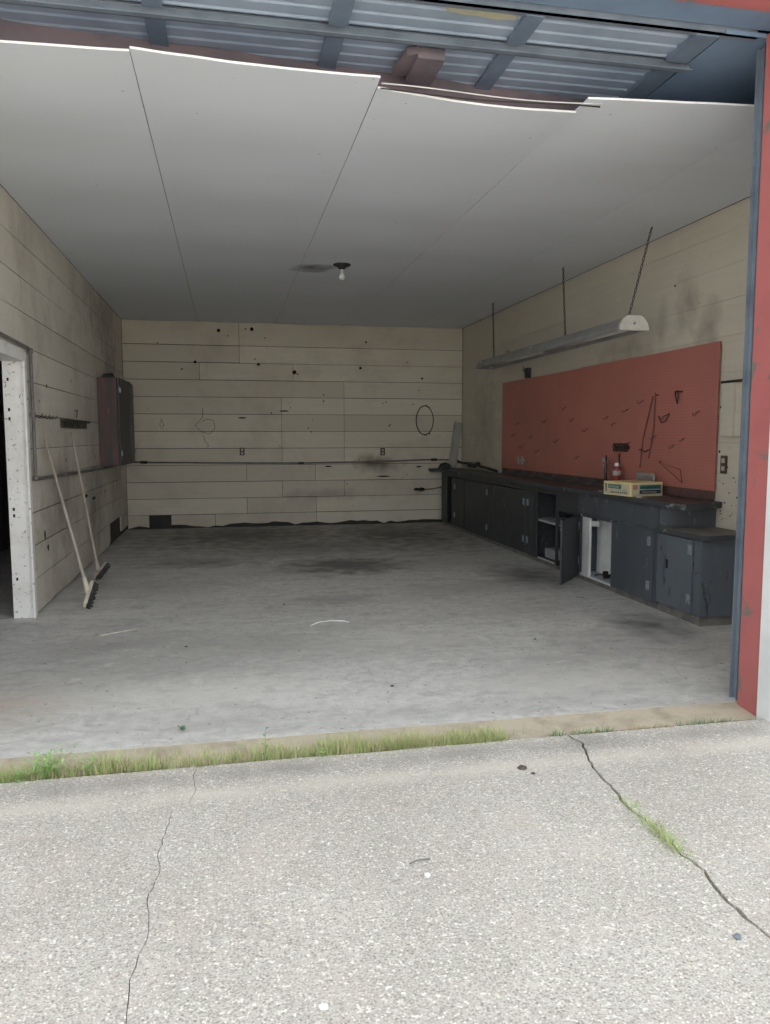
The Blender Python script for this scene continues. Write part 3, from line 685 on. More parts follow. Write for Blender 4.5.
# ------------------------------------------------------------------ workbench units along the right wall
XF = 3.44; TOPZ = .905
def unit(label, y0, y1, org, z1=.855):
    """open-fronted carcass between y0 and y1"""
    r = thing('base_cabinet', label, 'cabinet', org)
    return r
def hinge(parent, org, y, z_, h=.075, w=.05, x=XF):
    b = MB(); b.box((x-.006, y-w/2, z_-h/2), (x, y+w/2, z_+h/2)); b.tube([(x-.008, y, z_-h/2), (x-.008, y, z_+h/2)], .006, 6)
    return sub(b, 'hinge', 'hinge', parent, org)
def closed_door(r, org, y0, y1, z0, z1, mat, hy=None, hz=(), x=XF):
    b = MB(); b.box((x-.018, y0+.004, z0), (x, y1-.004, z1)); d = sub(b, 'door', mat, r, org, .003)
    for z_ in hz: hinge(d, org, hy, z_, x=x-.018)
    return d
# unit 1: far end, dark tall slot then two doors
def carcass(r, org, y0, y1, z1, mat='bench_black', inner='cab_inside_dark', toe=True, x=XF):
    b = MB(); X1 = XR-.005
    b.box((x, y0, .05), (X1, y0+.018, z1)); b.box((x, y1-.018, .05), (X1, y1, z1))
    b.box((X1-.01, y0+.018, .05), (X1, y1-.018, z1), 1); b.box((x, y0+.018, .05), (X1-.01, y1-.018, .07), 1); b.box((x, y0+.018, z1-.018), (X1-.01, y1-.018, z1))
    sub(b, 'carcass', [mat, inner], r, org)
    if toe:
        b = MB(); b.box((x+.012, y0, 0), (x+.03, y1, .05)); sub(b, 'toe_board', 'toe', r, org)
        b = MB(); b.box((x+.05, y0, 0), (X1, y0+.02, .05)); sub(b, 'foot_rail', 'bench_black', r, org)
        b = MB(); b.box((x+.05, y1-.02, 0), (X1, y1, .05)); sub(b, 'foot_rail', 'bench_black', r, org)
A0, A1 = 9.735, 12.13
org = (XF, (A0+A1)/2, 0); r = thing('base_cabinet', 'long black base cabinet at the far end of the bench against the back wall', 'cabinet', org)
carcass(r, org, A0, A1, .853)
b = MB(); b.box((XF-.016, 11.82, .05), (XF, A1-.0, .85)); b.box((XF-.016, A0, .80), (XF, 11.82, .85)); b.box((XF-.016, A0, .05), (XF, A0+.05, .8)); sub(b, 'face_frame', 'bench_black', r, org, .002)
closed_door(r, org, 10.9, 11.55, .07, .79, 'bench_black', 11.18+.2, (.22, .66)); closed_door(r, org, A0+.06, 10.88, .07, .79, 'bench_black', 9.88, (.2, .68))
B0, B1 = 8.31, 9.725
org = (XF, 9, 0); r = thing('base_cabinet', 'black base cabinet with one wide closed door and paired hinges, mid bench', 'cabinet', org)
carcass(r, org, B0, B1, .853)
b = MB(); b.box((XF-.016, B0, .05), (XF, 8.50, .85)); b.box((XF-.016, 8.50, .80), (XF, B1, .85)); sub(b, 'face_frame', 'bench_black', r, org, .002)
d = closed_door(r, org, 8.52, B1-.01, .07, .79, 'bench_black', 8.56, (.22, .66))
for z_ in (.22, .66): hinge(r, org, 8.44, z_, x=XF-.016)
C0, C1 = 7.12, 8.30
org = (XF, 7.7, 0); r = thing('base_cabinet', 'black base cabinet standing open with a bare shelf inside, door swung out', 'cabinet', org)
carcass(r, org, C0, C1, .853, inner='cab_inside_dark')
b = MB(); b.box((XF-.016, 8.16, .05), (XF, C1, .85)); b.box((XF-.016, C0, .80), (XF, 8.16, .85)); b.box((XF-.016, C0, .05), (XF, C0+.10, .80)); b.box((XF-.016, C0+.1, .64), (XF, 7.66, .80)); b.box((XF-.016, 7.60, .05), (XF, 7.66, .64)); sub(b, 'face_frame', 'bench_black', r, org, .002)
b = MB(); b.box((XF+.01, C0+.02, .47), (XR-.02, C1-.02, .49)); tag(sub(b, 'shelf', 'cab_inside', r, org), 'pale dusty shelf')
b = MB(); b.box((XF+.06, 7.8, .071), (XF+.2, 8.1, .17)); sub(b, 'inner_box', 'cab_inside', r, org, .004)
b = MB(); b.box((XF-.002, 7.66, .052), (XF+.02, 8.16, .066)); sub(b, 'sill_strip', 'cab_white', r, org)
# swung-out door
hx, hy = XF-.02, 7.08; ex, ey = 3.03, 6.62
D0, D1 = 5.66, 7.11
org = (XF, 6.4, 0); r = thing('base_cabinet', 'charcoal base cabinet with white-edged opening, swung-out door and one closed door, near end', 'cabinet', org)
b = MB(); X1 = XR-.005
b.hexa([(XF, D0, .05), (X1, 5.50, .05), (X1, 5.52, .05), (XF, D0+.018, .05), (XF, D0, .853), (X1, 5.50, .853), (X1, 5.52, .853), (XF, D0+.018, .853)])
b.box((XF, D1-.018, .05), (X1, D1, .853)); b.box((X1-.01, 5.53, .05), (X1, D1-.018, .853), 1); b.box((XF, 5.70, .05), (X1-.01, D1-.018, .07), 1); b.box((XF, 5.70, .64), (X1-.01, D1-.018, .655), 1)
b.box((XF+.02, 6.39, .07), (X1-.02, 6.41, .64), 1)
sub(b, 'carcass', ['bench_grey', 'cab_inside'], r, org)
b = MB(); b.box((XF-.016, D0, .665), (XF, D1, .853)); b.box((XF-.016, D0, .05), (XF, 5.76, .665)); b.box((XF-.016, 6.36, .05), (XF, 6.42, .665)); sub(b, 'face_frame', 'bench_grey', r, org, .002)
b = MB(); b.box((XF-.026, 6.45, .64), (XF-.016, 7.03, .672)); sub(b, 'trim_rail', 'bench_grey', r, org, .002)
b = MB(); b.box((XF-.015, 6.87, .06), (XF+.01, 7.02, .64)); b.box((XF+.0, 6.80, .56), (XF+.05, 6.87, .61)); tag(sub(b, 'door_post', 'cab_white', r, org, .002), 'white painted stile')
b = MB(); b.box((XF+.17, 6.79, .072), (XF+.185, 7.07, .63)); tag(sub(b, 'inner_panel', 'sheet_edge', r, org), 'pale panel inside')
b = MB(); b.box((XF-.012, 6.42, .05), (XF+.01, 7.05, .066)); tag(sub(b, 'sill_strip', 'cab_white', r, org), 'white sill edge')
b = MB(); b.box((XF+.012, D0, 0), (XF+.03, D1, .05)); sub(b, 'toe_board', 'toe', r, org)
b = MB(); b.box((XF+.05, D0+.02, 0), (X1, D0+.04, .05)); sub(b, 'foot_rail', 'bench_black', r, org)
b = MB(); b.box((XF+.05, D1-.02, 0), (X1, D1, .05)); sub(b, 'foot_rail', 'bench_black', r, org)
d = closed_door(r, org, 5.70, 6.40, .06, .655, 'bench_grey', 5.76, (.19, .56), x=XF-.016)
b = MB(); nx, ny = (ey-hy), -(ex-hx); L = math.hypot(nx, ny); nx, ny = nx/L*.018, ny/L*.018
v = [(hx, hy), (ex, ey), (ex+nx, ey+ny), (hx+nx, hy+ny)]
b.hexa([(x, y, .04) for x, y in v]+[(x, y, .65) for x, y in v]); d = tag(sub(b, 'door', 'bench_black', r, org, .002), 'door swung wide open')
b = MB(); b.tube([(hx-.01, hy-.012, .15), (hx-.01, hy-.012, .23)], .008, 6); sub(b, 'hinge', 'hinge', d, org)
b = MB(); b.tube([(hx-.01, hy-.012, .5), (hx-.01, hy-.012, .58)], .008, 6); sub(b, 'hinge', 'hinge', d, org)
b = MB(); q = (ex*.95+hx*.05, ey*.95+hy*.05); b.tube([(q[0]-.012, q[1]+.0, .56), (q[0]-.03, q[1]+.01, .56)], .009, 8); sub(b, 'catch', 'hinge', d, org)
# clutter inside the open cabinet
b = MB(); 
for k in range(7): b.prism([(.0, 0), (.05, .02), (.09, 0), (.1, .03), (.05, .06), (.0, .04)], lambda u, v, kk, k=k: (XF+.06+.03*(k % 3)+u, 6.50+k*.06+v, .0705+.004*kk*(1+k % 3*5)))
tag(b.build('debris_heap', 'hole', origin=(XF+.1, 6.7, .07)), 'dark scraps lying on the floor of the open white-edged cabinet', 'debris', kind='stuff')
# small lower cabinet
s0, s1 = 5.065, 5.655
org = (XF, 5.35, 0); r = thing('base_cabinet', 'low slate-grey end cabinet with battered top nearest the door post', 'cabinet', org)
def wedge(b, x0, x1, yn, z0, z1, yfar0=s1, yfar1=5.49, mi=0, yn1=None):
    yn1 = yn if yn1 is None else yn1
    b.hexa([(x0, yn, z0), (x1, yn1, z0), (x1, yfar1, z0), (x0, yfar0, z0), (x0, yn, z1), (x1, yn1, z1), (x1, yfar1, z1), (x0, yfar0, z1)], mi)
b = MB(); wedge(b, XF-.015, XR-.004, s0, .075, .653); sub(b, 'carcass', 'small_grey', r, org, .003)
b = MB(); wedge(b, XF+.012, XR-.004, s0+.03, 0, .075); sub(b, 'toe_board', 'toe', r, org)
closed_door(r, org, 5.15, s1-.02, .085, .645, 'small_grey', 5.18, (.19, .57), x=XF-.016)
b = MB(); b.box((XF-.019, s0+.004, .09), (XF-.0155, 5.14, .645)); b.tube([(XF-.02, 5.11, .40), (XF-.034, 5.11, .40)], .008, 8); sub(b, 'face_stile', 'small_grey', r, org)
b = MB(); b.box((XF-.036, 5.47, .38), (XF-.032, 5.5, .45)); sub(b, 'keyhole_plate', 'hole', r, org)
b = MB(); o_ = []
prof = [(3.392, 5.012), (3.45, 5.0), (3.6, 5.008), (3.75, 5.0), (3.834, 5.004), (3.834, 5.475), (3.60, 5.55), (3.392, 5.655), (3.385, 5.4), (3.398, 5.2)]
b.prism(prof, lambda u, v, k: (u, v, .655+.007*k+.036*k)); 
t_ = b.build('counter_top', ['bench_edge', 'small_top'], None, .006, origin=org); t_.location = (0, 0, 0); t_.parent = r
t_.data.polygons[1].material_index = 1
t_.data.polygons[0].material_index = 0
# long worktop
poly = [(3.385, 5.30), (3.42, 5.27), (3.60, 5.34), (3.83, 5.42), (3.834, 12.33), (3.25, 12.33), (3.25, 12.10), (3.385, 12.02)]
for k in range(40, 0, -1):
    y = 5.45+(12.0-5.45)*k/41; poly.append((3.388+.006*noise.noise(Vector((y*4, 0, 0))), y))
b = MB(); b.prism(poly, lambda u, v, k: (u, v, .856+.05*k))
o = b.build('worktop', ['bench_edge', 'bench_top'], None, .006, origin=(3.6, 8.8, .856)); o.data.polygons[1].material_index = 1
tag(o, 'long greasy black worktop with chipped front edge running to the back wall', 'worktop')
b = MB(); b.box((XR-.022, 5.52, .907), (XR-.004, 7.2, .985), 1); b.box((XR-.022, 7.2, .907), (XR-.004, 10.4, .985), 0); b.box((XR-.06, 7.3, .907), (XR-.022, 10.3, .94), 0)
tag(b.build('backsplash_board', ['backsplash', 'backsplash_red'], bevel=.003, origin=(XR-.02, 8, .907)), 'stained dark board along the bench top under the pegboard', 'board')

# ------------------------------------------------------------------ pegboard and things on it
b = MB()
for k in range(4): y0 = 5.50+k*1.222; b.box((XR-.030, y0, .985), (XR-.022, y0+1.2215, 2.165+.004*(k % 2)))
for z_ in (1.0, 1.55, 2.1): b.box((XR-.022, 5.52, z_), (XR-.0022, 10.4, z_+.04))
tag(b.build('pegboard', 'peg', origin=(XR-.02, 8, .985)), 'long faded red pegboard covering the right wall above the bench', 'pegboard')
XP = XR-.030
ORD = ['first', 'second', 'third', 'fourth', 'fifth', 'sixth', 'seventh', 'eighth', 'ninth', 'tenth', 'eleventh', 'twelfth', 'thirteenth', 'fourteenth', 'fifteenth', 'sixteenth', 'seventeenth', 'eighteenth', 'nineteenth', 'twentieth', 'last']
def peg_pt(y, z_): return (XP, y, z_)
import itertools
hooks = [(9.75, 1.60), (9.3, 1.42), (9.05, 1.25), (8.85, 1.62), (8.5, 1.38), (8.3, 1.75), (8.1, 1.62), (7.95, 1.2), (7.75, 1.5), (7.3, 1.62), (7.15, 1.55), (6.85, 1.36), (6.62, 1.75), (6.9, 1.68), (6.4, 1.42), (6.25, 1.6), (5.95, 1.4), (5.75, 1.62), (6.1, 1.34), (9.6, 1.3), (9.9, 1.45)]
hooks.sort(reverse=True)
for i, (y, z_) in enumerate(hooks):
    b = MB(); L = random.uniform(.03, .055)
    b.tube([(XP+.004, y, z_), (XP-.012, y, z_), (XP-.014, y+random.uniform(-.03, .03), z_-random.uniform(0, .03)), (XP-L, y+random.uniform(-.02, .02), z_-.025), (XP-L-.01, y, z_-.005)], .0022, 6)
    b.tube([(XP-.006, y-.035, z_+.008), (XP-.008, y+.03, z_-.003)], .002, 5)
    tag(b.build('peg_hook', 'wire', origin=(XP, y, z_)), 'small dark wire hook in the red pegboard, %s counting from its far left end' % ORD[i], 'hook', 'wire hooks on the pegboard')
def chainline(b, pts, step=.03, r=.0022, ll=.018, lw=.006):
    P = [Vector(p) for p in pts]; i = 0
    for a, c in zip(P, P[1:]):
        d = c-a; n = max(1, int(d.length/step)); dn = d.normalized(); s_ = dn.cross(Vector((1, 0, 0)))
        if s_.length < .1: s_ = dn.cross(Vector((0, 1, 0)))
        s_.normalize(); w = dn.cross(s_)
        for k in range(n):
            m_ = a+d*(k+.5)/n; ax = s_ if i % 2 else w; i += 1
            b.tube([m_+dn*ll*math.cos(t_*math.pi/4)+ax*lw*math.sin(t_*math.pi/4) for t_ in range(8)], r, 5, closed=True)
b = MB(); chainline(b, [(XP-.03, 6.36, 1.78), (XP-.025, 6.38, 1.5), (XP-.02, 6.46, 1.22)]); b.tube([(XP+.004, 6.36, 1.79), (XP-.035, 6.36, 1.79), (XP-.035, 6.36, 1.81)], .004, 6)
tag(b.build('hanging_chain', 'chain', origin=(XP-.02, 6.4, 1.2)), 'short dark chain hanging straight down the right part of the pegboard', 'chain')
b = MB(); chainline(b, [(XP-.03, 6.40, 1.78), (XP-.03, 6.55, 1.40), (XP-.03, 6.58, 1.2), (XP-.025, 6.60, 1.13)]); b.tube([(XP-.03, 6.62, 1.3), (XP-.03, 6.50, 1.28), (XP-.03, 6.45, 1.30)], .005, 6)
tag(b.build('hanging_chain', 'chain', origin=(XP-.02, 6.55, 1.0)), 'longer rusty chain slanting left from the same hook on the pegboard', 'chain')
b = MB(); b.tube([(XP-.03, 6.3, 1.60), (XP-.03, 6.25, 1.54), (XP-.035, 6.17, 1.56), (XP-.03, 6.13, 1.62), (XP-.03, 6.2, 1.6)], .005, 6)
tag(b.build('wire_loop', 'wire', origin=(XP-.03, 6.2, 1.54)), 'curled wire loop hanging right of the chains on the pegboard', 'wire')
b = MB(); v = [(5.95, 1.14), (6.28, 1.19), (5.92, 1.03)]
b.tube([(XP-.02, y, z_) for y, z_ in v], .0025, 6, closed=True); b.tube([(XP+.004, 6.28, 1.195), (XP-.025, 6.28, 1.195)], .004, 6)
tag(b.build('wire_triangle', 'wire', origin=(XP-.02, 6.1, 1.03)), 'thin wire bent into a long triangle low on the pegboard', 'wire')
b = MB(); b.tube([(XP+.004, 5.98, 1.80), (XP-.02, 6.05, 1.805), (XP-.06, 6.0, 1.80), (XP-.07, 5.98, 1.76), (XP-.05, 5.98, 1.70), (XP-.03, 6.0, 1.75), (XP-.04, 6.0, 1.81)], .006, 6)
tag(b.build('tool_clip', 'wire', origin=(XP-.04, 6, 1.7)), 'black spring tool clip high on the right of the pegboard', 'clip')
b = MB(); 
for k in range(6): y = 6.86+k*.05; b.tube([(XP-.02, y+.02*math.cos(a*.785), 1.315+.04*math.sin(a*.785)) for a in range(8)], .006, 5, closed=True)
b.box((XP-.006, 6.84, 1.30), (XP-.0, 7.13, 1.33))
tag(b.build('tool_holder', 'wire', origin=(XP-.01, 7, 1.28)), 'dark metal tool holder strip with round loops low on the pegboard', 'tool holder')
b = MB(); b.tube([(XP-.02, 7.0, 1.25), (XP-.025, 6.99, 1.12), (XP-.02, 6.97, 1.05), (XP-.03, 7.03, 1.04)], .007, 6); b.tube([(XP+.004, 7.0, 1.25), (XP-.025, 7.0, 1.25)], .004, 6)
tag(b.build('bent_rod', 'wire', origin=(XP-.02, 7, 1.04)), 'bent dark rod hanging beneath the tool holder strip', 'rod')
b = MB(); b.box((XP-.014, 9.55, 1.06), (XP, 9.62, 1.16)); b.box((XP-.014, 9.72, 1.06), (XP, 9.76, 1.16)); b.box((XP-.008, 9.5, 1.1), (XP, 9.8, 1.12))
tag(b.build('metal_bracket', 'metal_lt', origin=(XP, 9.6, 1.06)), 'pale metal bracket low on the far end of the pegboard', 'bracket')
b = MB(); b.box((XR-.06, 9.42, 2.17), (XR-.003, 9.50, 2.30)); b.tube([(XR-.03, 9.46, 2.28), (XR-.05, 9.58, 2.27), (XR-.03, 9.62, 2.33)], .006, 6); b.box((XR-.07, 9.43, 2.24), (XR-.06, 9.49, 2.29))
tag(b.build('switch_box', 'coupling', bevel=.003, origin=(XR-.03, 9.46, 2.17)), 'small dark switch box on the wall just above the pegboard', 'switch box')

# ------------------------------------------------------------------ hanging shop light
LY0, LY1, LX, LZ = 6.12, 10.0, 3.42, 2.325
r = thing('shop_light', 'long unlit fluorescent shop light with white end cap hung on chains', 'hanging light', (LX, 8.2, LZ)); org = (LX, 8.2, LZ)
def trough(y0, y1):
    b = MB(); o1 = [(-.125, 0), (-.118, .035), (-.07, .095), (-.05, .112), (.05, .112), (.07, .095), (.118, .035), (.125, 0)]
    o2 = [(x*.95, z_-.004) for x, z_ in o1[::-1]]; o2[0] = (.119, 0); o2[-1] = (-.119, 0)
    b.prism(o1+o2, lambda u, v, k: (LX+u, y0+(y1-y0)*k, LZ+v)); return b
sub(trough(LY0+.03, 9.15), 'reflector', 'shop_body', r, org); sub(trough(9.16, LY1-.02), 'reflector', 'shop_body', r, org)
for ya, yb, lab in ((LY0, LY0+.03, 'white near end cap'), (LY1-.02, LY1, None)):
    b = MB(); o1 = [(-.14, -.004), (-.133, .04), (-.115, .07), (-.095, .10), (-.06, .122), (.06, .122), (.095, .10), (.115, .07), (.133, .04), (.14, -.004)]
    b.prism(o1, lambda u, v, k: (LX+u, ya+(yb-ya)*k, LZ+v)); c = sub(b, 'end_cap', 'shop_white' if lab else 'shop_body', r, org, .004)
    if lab:
        c['label'] = lab
        b = MB(); b.lathe([(0, 0), (.012, 0), (.012, .001), (0, .001)], (0, 0, 0), 10); b = MB(); b.tube([(LX, LY0-.002, LZ+.055), (LX, LY0+.001, LZ+.055)], .013, 10); sub(b, 'knockout', 'hinge', c, org)
b = MB(); b.prism([(-.03, .06), (-.045, .108), (.045, .108), (.03, .06)], lambda u, v, k: (LX+u, LY0+.03+(LY1-LY0-.05)*k, LZ+v)); sub(b, 'ballast_cover', 'shop_white', r, org)
for y0, y1 in ((LY0+.06, 8.2), (8.24, LY1-.05)):
    for dx in (-.065, .065):
        b = MB(); b.tube([(LX+dx, y0, LZ+.04), (LX+dx, y1, LZ+.04)], .019, 12); sub(b, 'fluorescent_tube', 'tube', r, org)
for y in (LY0+.05, 8.22, LY1-.05):
    for dx in (-.065, .065):
        b = MB(); b.box((LX+dx-.018, y-.014, LZ+.02), (LX+dx+.018, y+.014, LZ+.09)); sub(b, 'lamp_holder', 'shop_white', r, org)
for y, yt, lab in ((9.66, 9.9, 0), (7.5, 7.72, 1), (6.22, 6.12, 2)):
    b = MB(); xt = LX+(.13 if lab == 2 else .1)
    if lab == 2: chainline(b, [(LX, y, LZ+.13), (xt, yt, H-.02)], .032, .0035, .021, .009)
    else: chainline(b, [(LX, y, LZ+.12), (LX+.06, yt, H-.02)], .032, .0035, .021, .009)
    b.tube([(LX, y, LZ+.10), (LX-.012, y, LZ+.13), (LX, y, LZ+.15), (LX+.012, y, LZ+.13)], .0035, 6, closed=True)
    e = xt if lab == 2 else LX+.06
    b.tube([(e, yt, H-.03), (e+.008, yt, H-.015), (e, yt, H+.004)], .004, 6)
    sub(b, 'chain', 'chain', r, org)
b = MB(); b.tube([(LX-.02+.02*math.cos(a*.785), 9.1, LZ+.125+.02*math.sin(a*.785)) for a in range(8)], .004, 6, closed=True); sub(b, 'hang_ring', 'chain', r, org)

# ------------------------------------------------------------------ ceiling bulb
r = thing('ceiling_light', 'small dark ceiling light with bare bulb in the middle of the ceiling', 'ceiling light', (1.2, 8.07, H)); r.scale = (.85, .85, .72)
b = MB(); b.lathe([(0, .008), (.105, .008), (.108, -.012), (.10, -.022), (.055, -.045), (.035, -.07), (.02, -.075), (0, -.075)], (0, 0, 0), 24); b.build('canopy', 'bakelite', r)
b = MB(); b.lathe([(.0, -.07), (.022, -.07), (.022, -.10), (.018, -.112), (0, -.112)], (0, 0, 0), 16); b.build('lamp_socket', 'shop_white', r)
b = MB(); b.lathe([(.0, -.11), (.014, -.112), (.016, -.13), (.03, -.155), (.037, -.18), (.034, -.205), (.02, -.225), (0, -.23)], (0, 0, 0), 20); b.build('bulb', 'glass', r)

# ------------------------------------------------------------------ items on the bench
r = thing('carton', 'yellow carton with green label panels on both visible sides near the bench front edge', 'box', (3.375, 6.02, .9065), math.radians(10))
b = MB(); b.box((0, 0, 0), (.34, .37, .12)); b.build('box_body', 'carton', r, bevel=.004)
b = MB(); b.box((.01, -.002, .01), (.33, .0, .105), 0); b.box((.09, -.003, .062), (.32, -.002, .098), 1); b.box((.09, -.003, .022), (.32, -.002, .055), 3); b.box((.02, -.003, .06), (.07, -.002, .098), 4)
for k in range(7): b.box((.12+k*.026, -.004, .07), (.12+k*.026+.015, -.003, .086), 3)
for k in range(6): b.box((.12+k*.026, -.004, .03), (.12+k*.026+.018, -.003, .042), 2)
b.build('printed_panel', ['carton_face', 'green', 'metal_lt', 'navy', 'pink'], r)
b = MB(); b.box((-.002, .02, .01), (0, .36, .105), 0); b.box((-.003, .13, .06), (-.002, .30, .095), 1); b.box((-.003, .05, .045), (-.002, .28, .052), 2); b.box((-.003, .325, .03), (-.002, .34, .10), 3)
for k in range(8): b.box((-.004, .15+k*.018, .068), (-.003, .15+k*.018+.010, .086), 2)
for k in range(9): b.box((-.003, .05+k*.025, .022), (-.002, .05+k*.025+.014, .034), 3)
b.build('printed_panel', ['carton_face', 'green', 'metal_lt', 'navy', 'pink'], r)
b = MB(); b.box((.16, .003, .1195), (.166, .367, .121)); b.build('lid_seam', 'carton_face', r)
def can(label, c, r_, h, mat, lab=True, cap='cap_white'):
    r = thing('spray_can' if lab else 'squeeze_bottle', label, 'can' if lab else 'bottle', c)
    b = MB(); b.lathe([(0, 0), (r_, 0), (r_, h*.8), (r_*.85, h*.86), (r_*.4, h*.88), (0, h*.88)], (0, 0, 0), 20); b.build('can_body' if lab else 'bottle_body', mat, r)
    b = MB(); b.lathe([(0, h*.87), (r_*.5, h*.87), (r_*.48, h*.97), (r_*.3, h), (0, h)], (0, 0, 0), 16); b.build('cap', cap, r)
    if lab:
        b = MB(); b.lathe([(r_*.9, h*.52), (r_*1.012, h*.525), (r_*1.012, h*.72), (r_*.9, h*.725)], (0, 0, 0), 20); b.build('paper_label', 'can_label', r)
can('dark red can with white cap standing just behind the yellow carton', (3.70, 6.88, .9065), .043, .26, 'can_red')
r = thing('grease_gun', 'thin upright grey tube tool standing left of the red can', 'tool', (3.70, 7.10, .9065))
b = MB(); b.lathe([(0, 0), (.016, 0), (.016, .22), (.010, .24), (.008, .33), (0, .33)], (0, 0, 0), 12); b.build('barrel', 'bottle', r)
b = MB(); b.box((-.02, .0, .26), (.02, .045, .30)); b.build('nozzle', 'metal_lt', r, bevel=.003)
b = MB(); b.box((-.015, .0, .21), (.015, .035, .235)); b.build('clamp', 'metal_lt', r, bevel=.003)
r = thing('socket_tray', 'grey tin strip of stamped slots propped up behind the yellow carton', 'tray', (3.775, 6.50, .9065), math.radians(85))
b = MB(); b.box((-.20, -.012, .08), (.16, .012, .17)); b.build('strip', 'metal_lt', r, bevel=.003)
for x in (-.17, .13):
    b = MB(); b.box((x-.01, -.008, 0), (x+.01, .008, .08)); b.build('prop', 'coupling', r)
for k in range(7): b = MB(); b.lathe([(.0, 0), (.014, 0), (.014, .012), (0, .012)], (-.17+k*.05, 0, .17), 10); b.build('socket', 'metal_lt', r)
b = MB(); b.prism([(0, 0), (.06, .01), (.09, .04), (.05, .06), (.01, .04)], lambda u, v, k: (3.388+u*.8, 5.93+v, .9065+.006*k)); tag(b.build('paper_scrap', 'cap_white', origin=(3.43, 6.07, .9065)), 'white paper scrap on the bench edge in front of the carton', 'paper')
b = MB(); b.prism([(0, 0), (.05, .03), (.09, .13), (.04, .16), (.0, .06)], lambda u, v, k: (3.42+u, 6.62+v, .9065+.006*k)); tag(b.build('paper_scrap', 'metal_lt', origin=(3.45, 6.7, .9065)), 'greyish paper scrap on the bench left of the carton', 'paper')
# plank in the corner, clutter under it
b = MB(); b.bar((3.62, 12.20, .921), (3.76, 12.325, 1.66), .13, .025, (0, -1, .15)); tag(b.build('leaning_board', 'plank', origin=(3.62, 12.2, .907), bevel=.002), 'grey board leaning in the back right corner on the bench', 'board')
b = MB(); pts = [(3.62, YB-.03, 1.04), (3.72, YB-.05, 1.03), (3.80, 12.2, .99), (3.795, 11.7, 1.0), (3.79, 11.3, .975), (3.79, 10.9, .955), (3.78, 10.5, .93)]
b.tube(pts, .02, 8); b.lathe([(0, -.03), (.04, -.02), (.045, .02), (0, .04)], (3.78, 11.35, 1.0), 10); b.box((3.74, 11.5, .94), (3.8, 11.75, 1.0))
tag(b.build('old_hose', 'coupling', origin=(3.8, 11.5, .94)), 'dark old hose lying along the wall at the far end of the bench', 'hose')
b = MB(); b.prism([(0, 0), (.18, 0), (.2, .05), (.12, .1), (.03, .07)], lambda u, v, k: (3.38+u, 12.1+.1*k, .907+v)); tag(b.build('scrap_heap', 'bristle', origin=(3.45, 12.15, .907), bevel=.01), 'small dark lump of scrap beside the leaning board', 'debris')
b = MB(); b.tube([(3.42, 12.16, .60), (3.3, 12.18, .575), (3.16, 12.2, .56)], .009, 8); b.lathe([(0, -.035), (.05, -.02), (.06, 0), (.05, .025), (0, .035)], (3.10, 12.2, .565), 10, 1); b.lathe([(0, -.025), (.045, -.015), (.045, .015), (0, .025)], (3.02, 12.2, .57), 10, 1)
b.tube([(3.415, 12.16, .60), (3.445, 12.12, .62)], .012, 8)
tag(b.build('lever_handle', ['conduit', 'hole'], origin=(3.1, 12.2, .56)), 'black knobbed lever sticking out from the far end of the bench', 'lever')

# niche cover on the right wall near the post
r = thing('wall_hatch', 'cream boxed hatch with dark top ledge on the right wall by the door post', 'hatch', (XR, 5.2, 1.42)); org = (XR, 5.2, 1.42)
b = MB(); b.box((XR-.028, 4.7, 1.42), (XR-.0022, 5.43, 1.83)); sub(b, 'panel', 'board_right', r, org, .003)
b = MB(); b.box((XR-.045, 4.68, 1.83), (XR-.0022, 5.45, 1.85)); tag(sub(b, 'ledge', 'wire', r, org), 'dark top ledge')
b = MB(); b.box((XR-.045, 5.28, 1.42), (XR-.028, 5.43, 1.83)); sub(b, 'stile', 'board_right', r, org, .002)
r = thing('door_bell', 'little round white knob fixed on the right wall below the hatch', 'knob', (XR-.002, 5.12, 1.29))
b = MB(); b.tube([(0, 0, 0), (-.012, 0, 0)], .03, 14); b.build('base_plate', 'outlet_face', r); b = MB(); b.tube([(-.012, 0, 0), (-.05, 0, 0)], .018, 12); b.build('knob', 'cap_white', r)

# ------------------------------------------------------------------ litter on the floors
def arc(name, pts, r_, mat, lab, cat):
    b = MB(); b.tube(pts, r_, 6); return tag(b.build(name, mat, origin=pts[0]), lab, cat)
arc('straw_stem', [(.59, 5.70, .004), (.66, 5.80, .004), (.76, 5.84, .004), (.86, 5.80, .004), (.89, 5.76, .004)], .004, 'sheet_edge', 'pale curved straw stem lying on the garage slab', 'straw')
arc('straw_stem', [(-.92, 5.72, .004), (-.80, 5.80, .004), (-.68, 5.88, .004)], .004, 'broom_pale', 'pale straight straw stem on the slab toward the left wall', 'straw')
def crumple(name, c, r_, mat, lab, cat, fl=.5):
    vs = []; b = MB(); n = 8
    prof = []
    for j, (rr, zz) in enumerate([(0, 0), (1, 0), (1.05, .35), (.7, .8), (0, .95)]):
        for k in range(n):
            q = rr*r_*random.uniform(.75, 1.2); vs.append((q*math.cos(6.283*k/n), q*math.sin(6.283*k/n), zz*r_*fl*random.uniform(.8, 1.1) if zz else 0))
    fs = [(j*n+k, j*n+(k+1) % n, j*n+n+(k+1) % n, j*n+n+k) for j in range(4) for k in range(n)]
    b.add(vs, fs); o = b.build(name, mat); o.location = c; return tag(o, lab, cat)
crumple('paper_wad', (.612, 2.31, -.0035), .011, 'cap_white', 'small white crumpled wad on the outdoor concrete in front', 'litter', 1.0)
arc('twig', [(.57, 2.385, .001), (.60, 2.40, .001), (.645, 2.40, .001)], .0018, 'conduit', 'thin dark twig beside the white crumpled wad', 'twig')
crumple('dead_leaf', (1.22, 3.02, -.0035), .019, 'leafbrown', 'curled dark dead leaf on the outdoor concrete left of the open crack', 'leaf', .7)
crumple('dead_leaf', (1.245, 2.96, -.0035), .010, 'leafbrown', 'tiny dark leaf crumb in front of the curled dead leaf', 'leaf', .6)
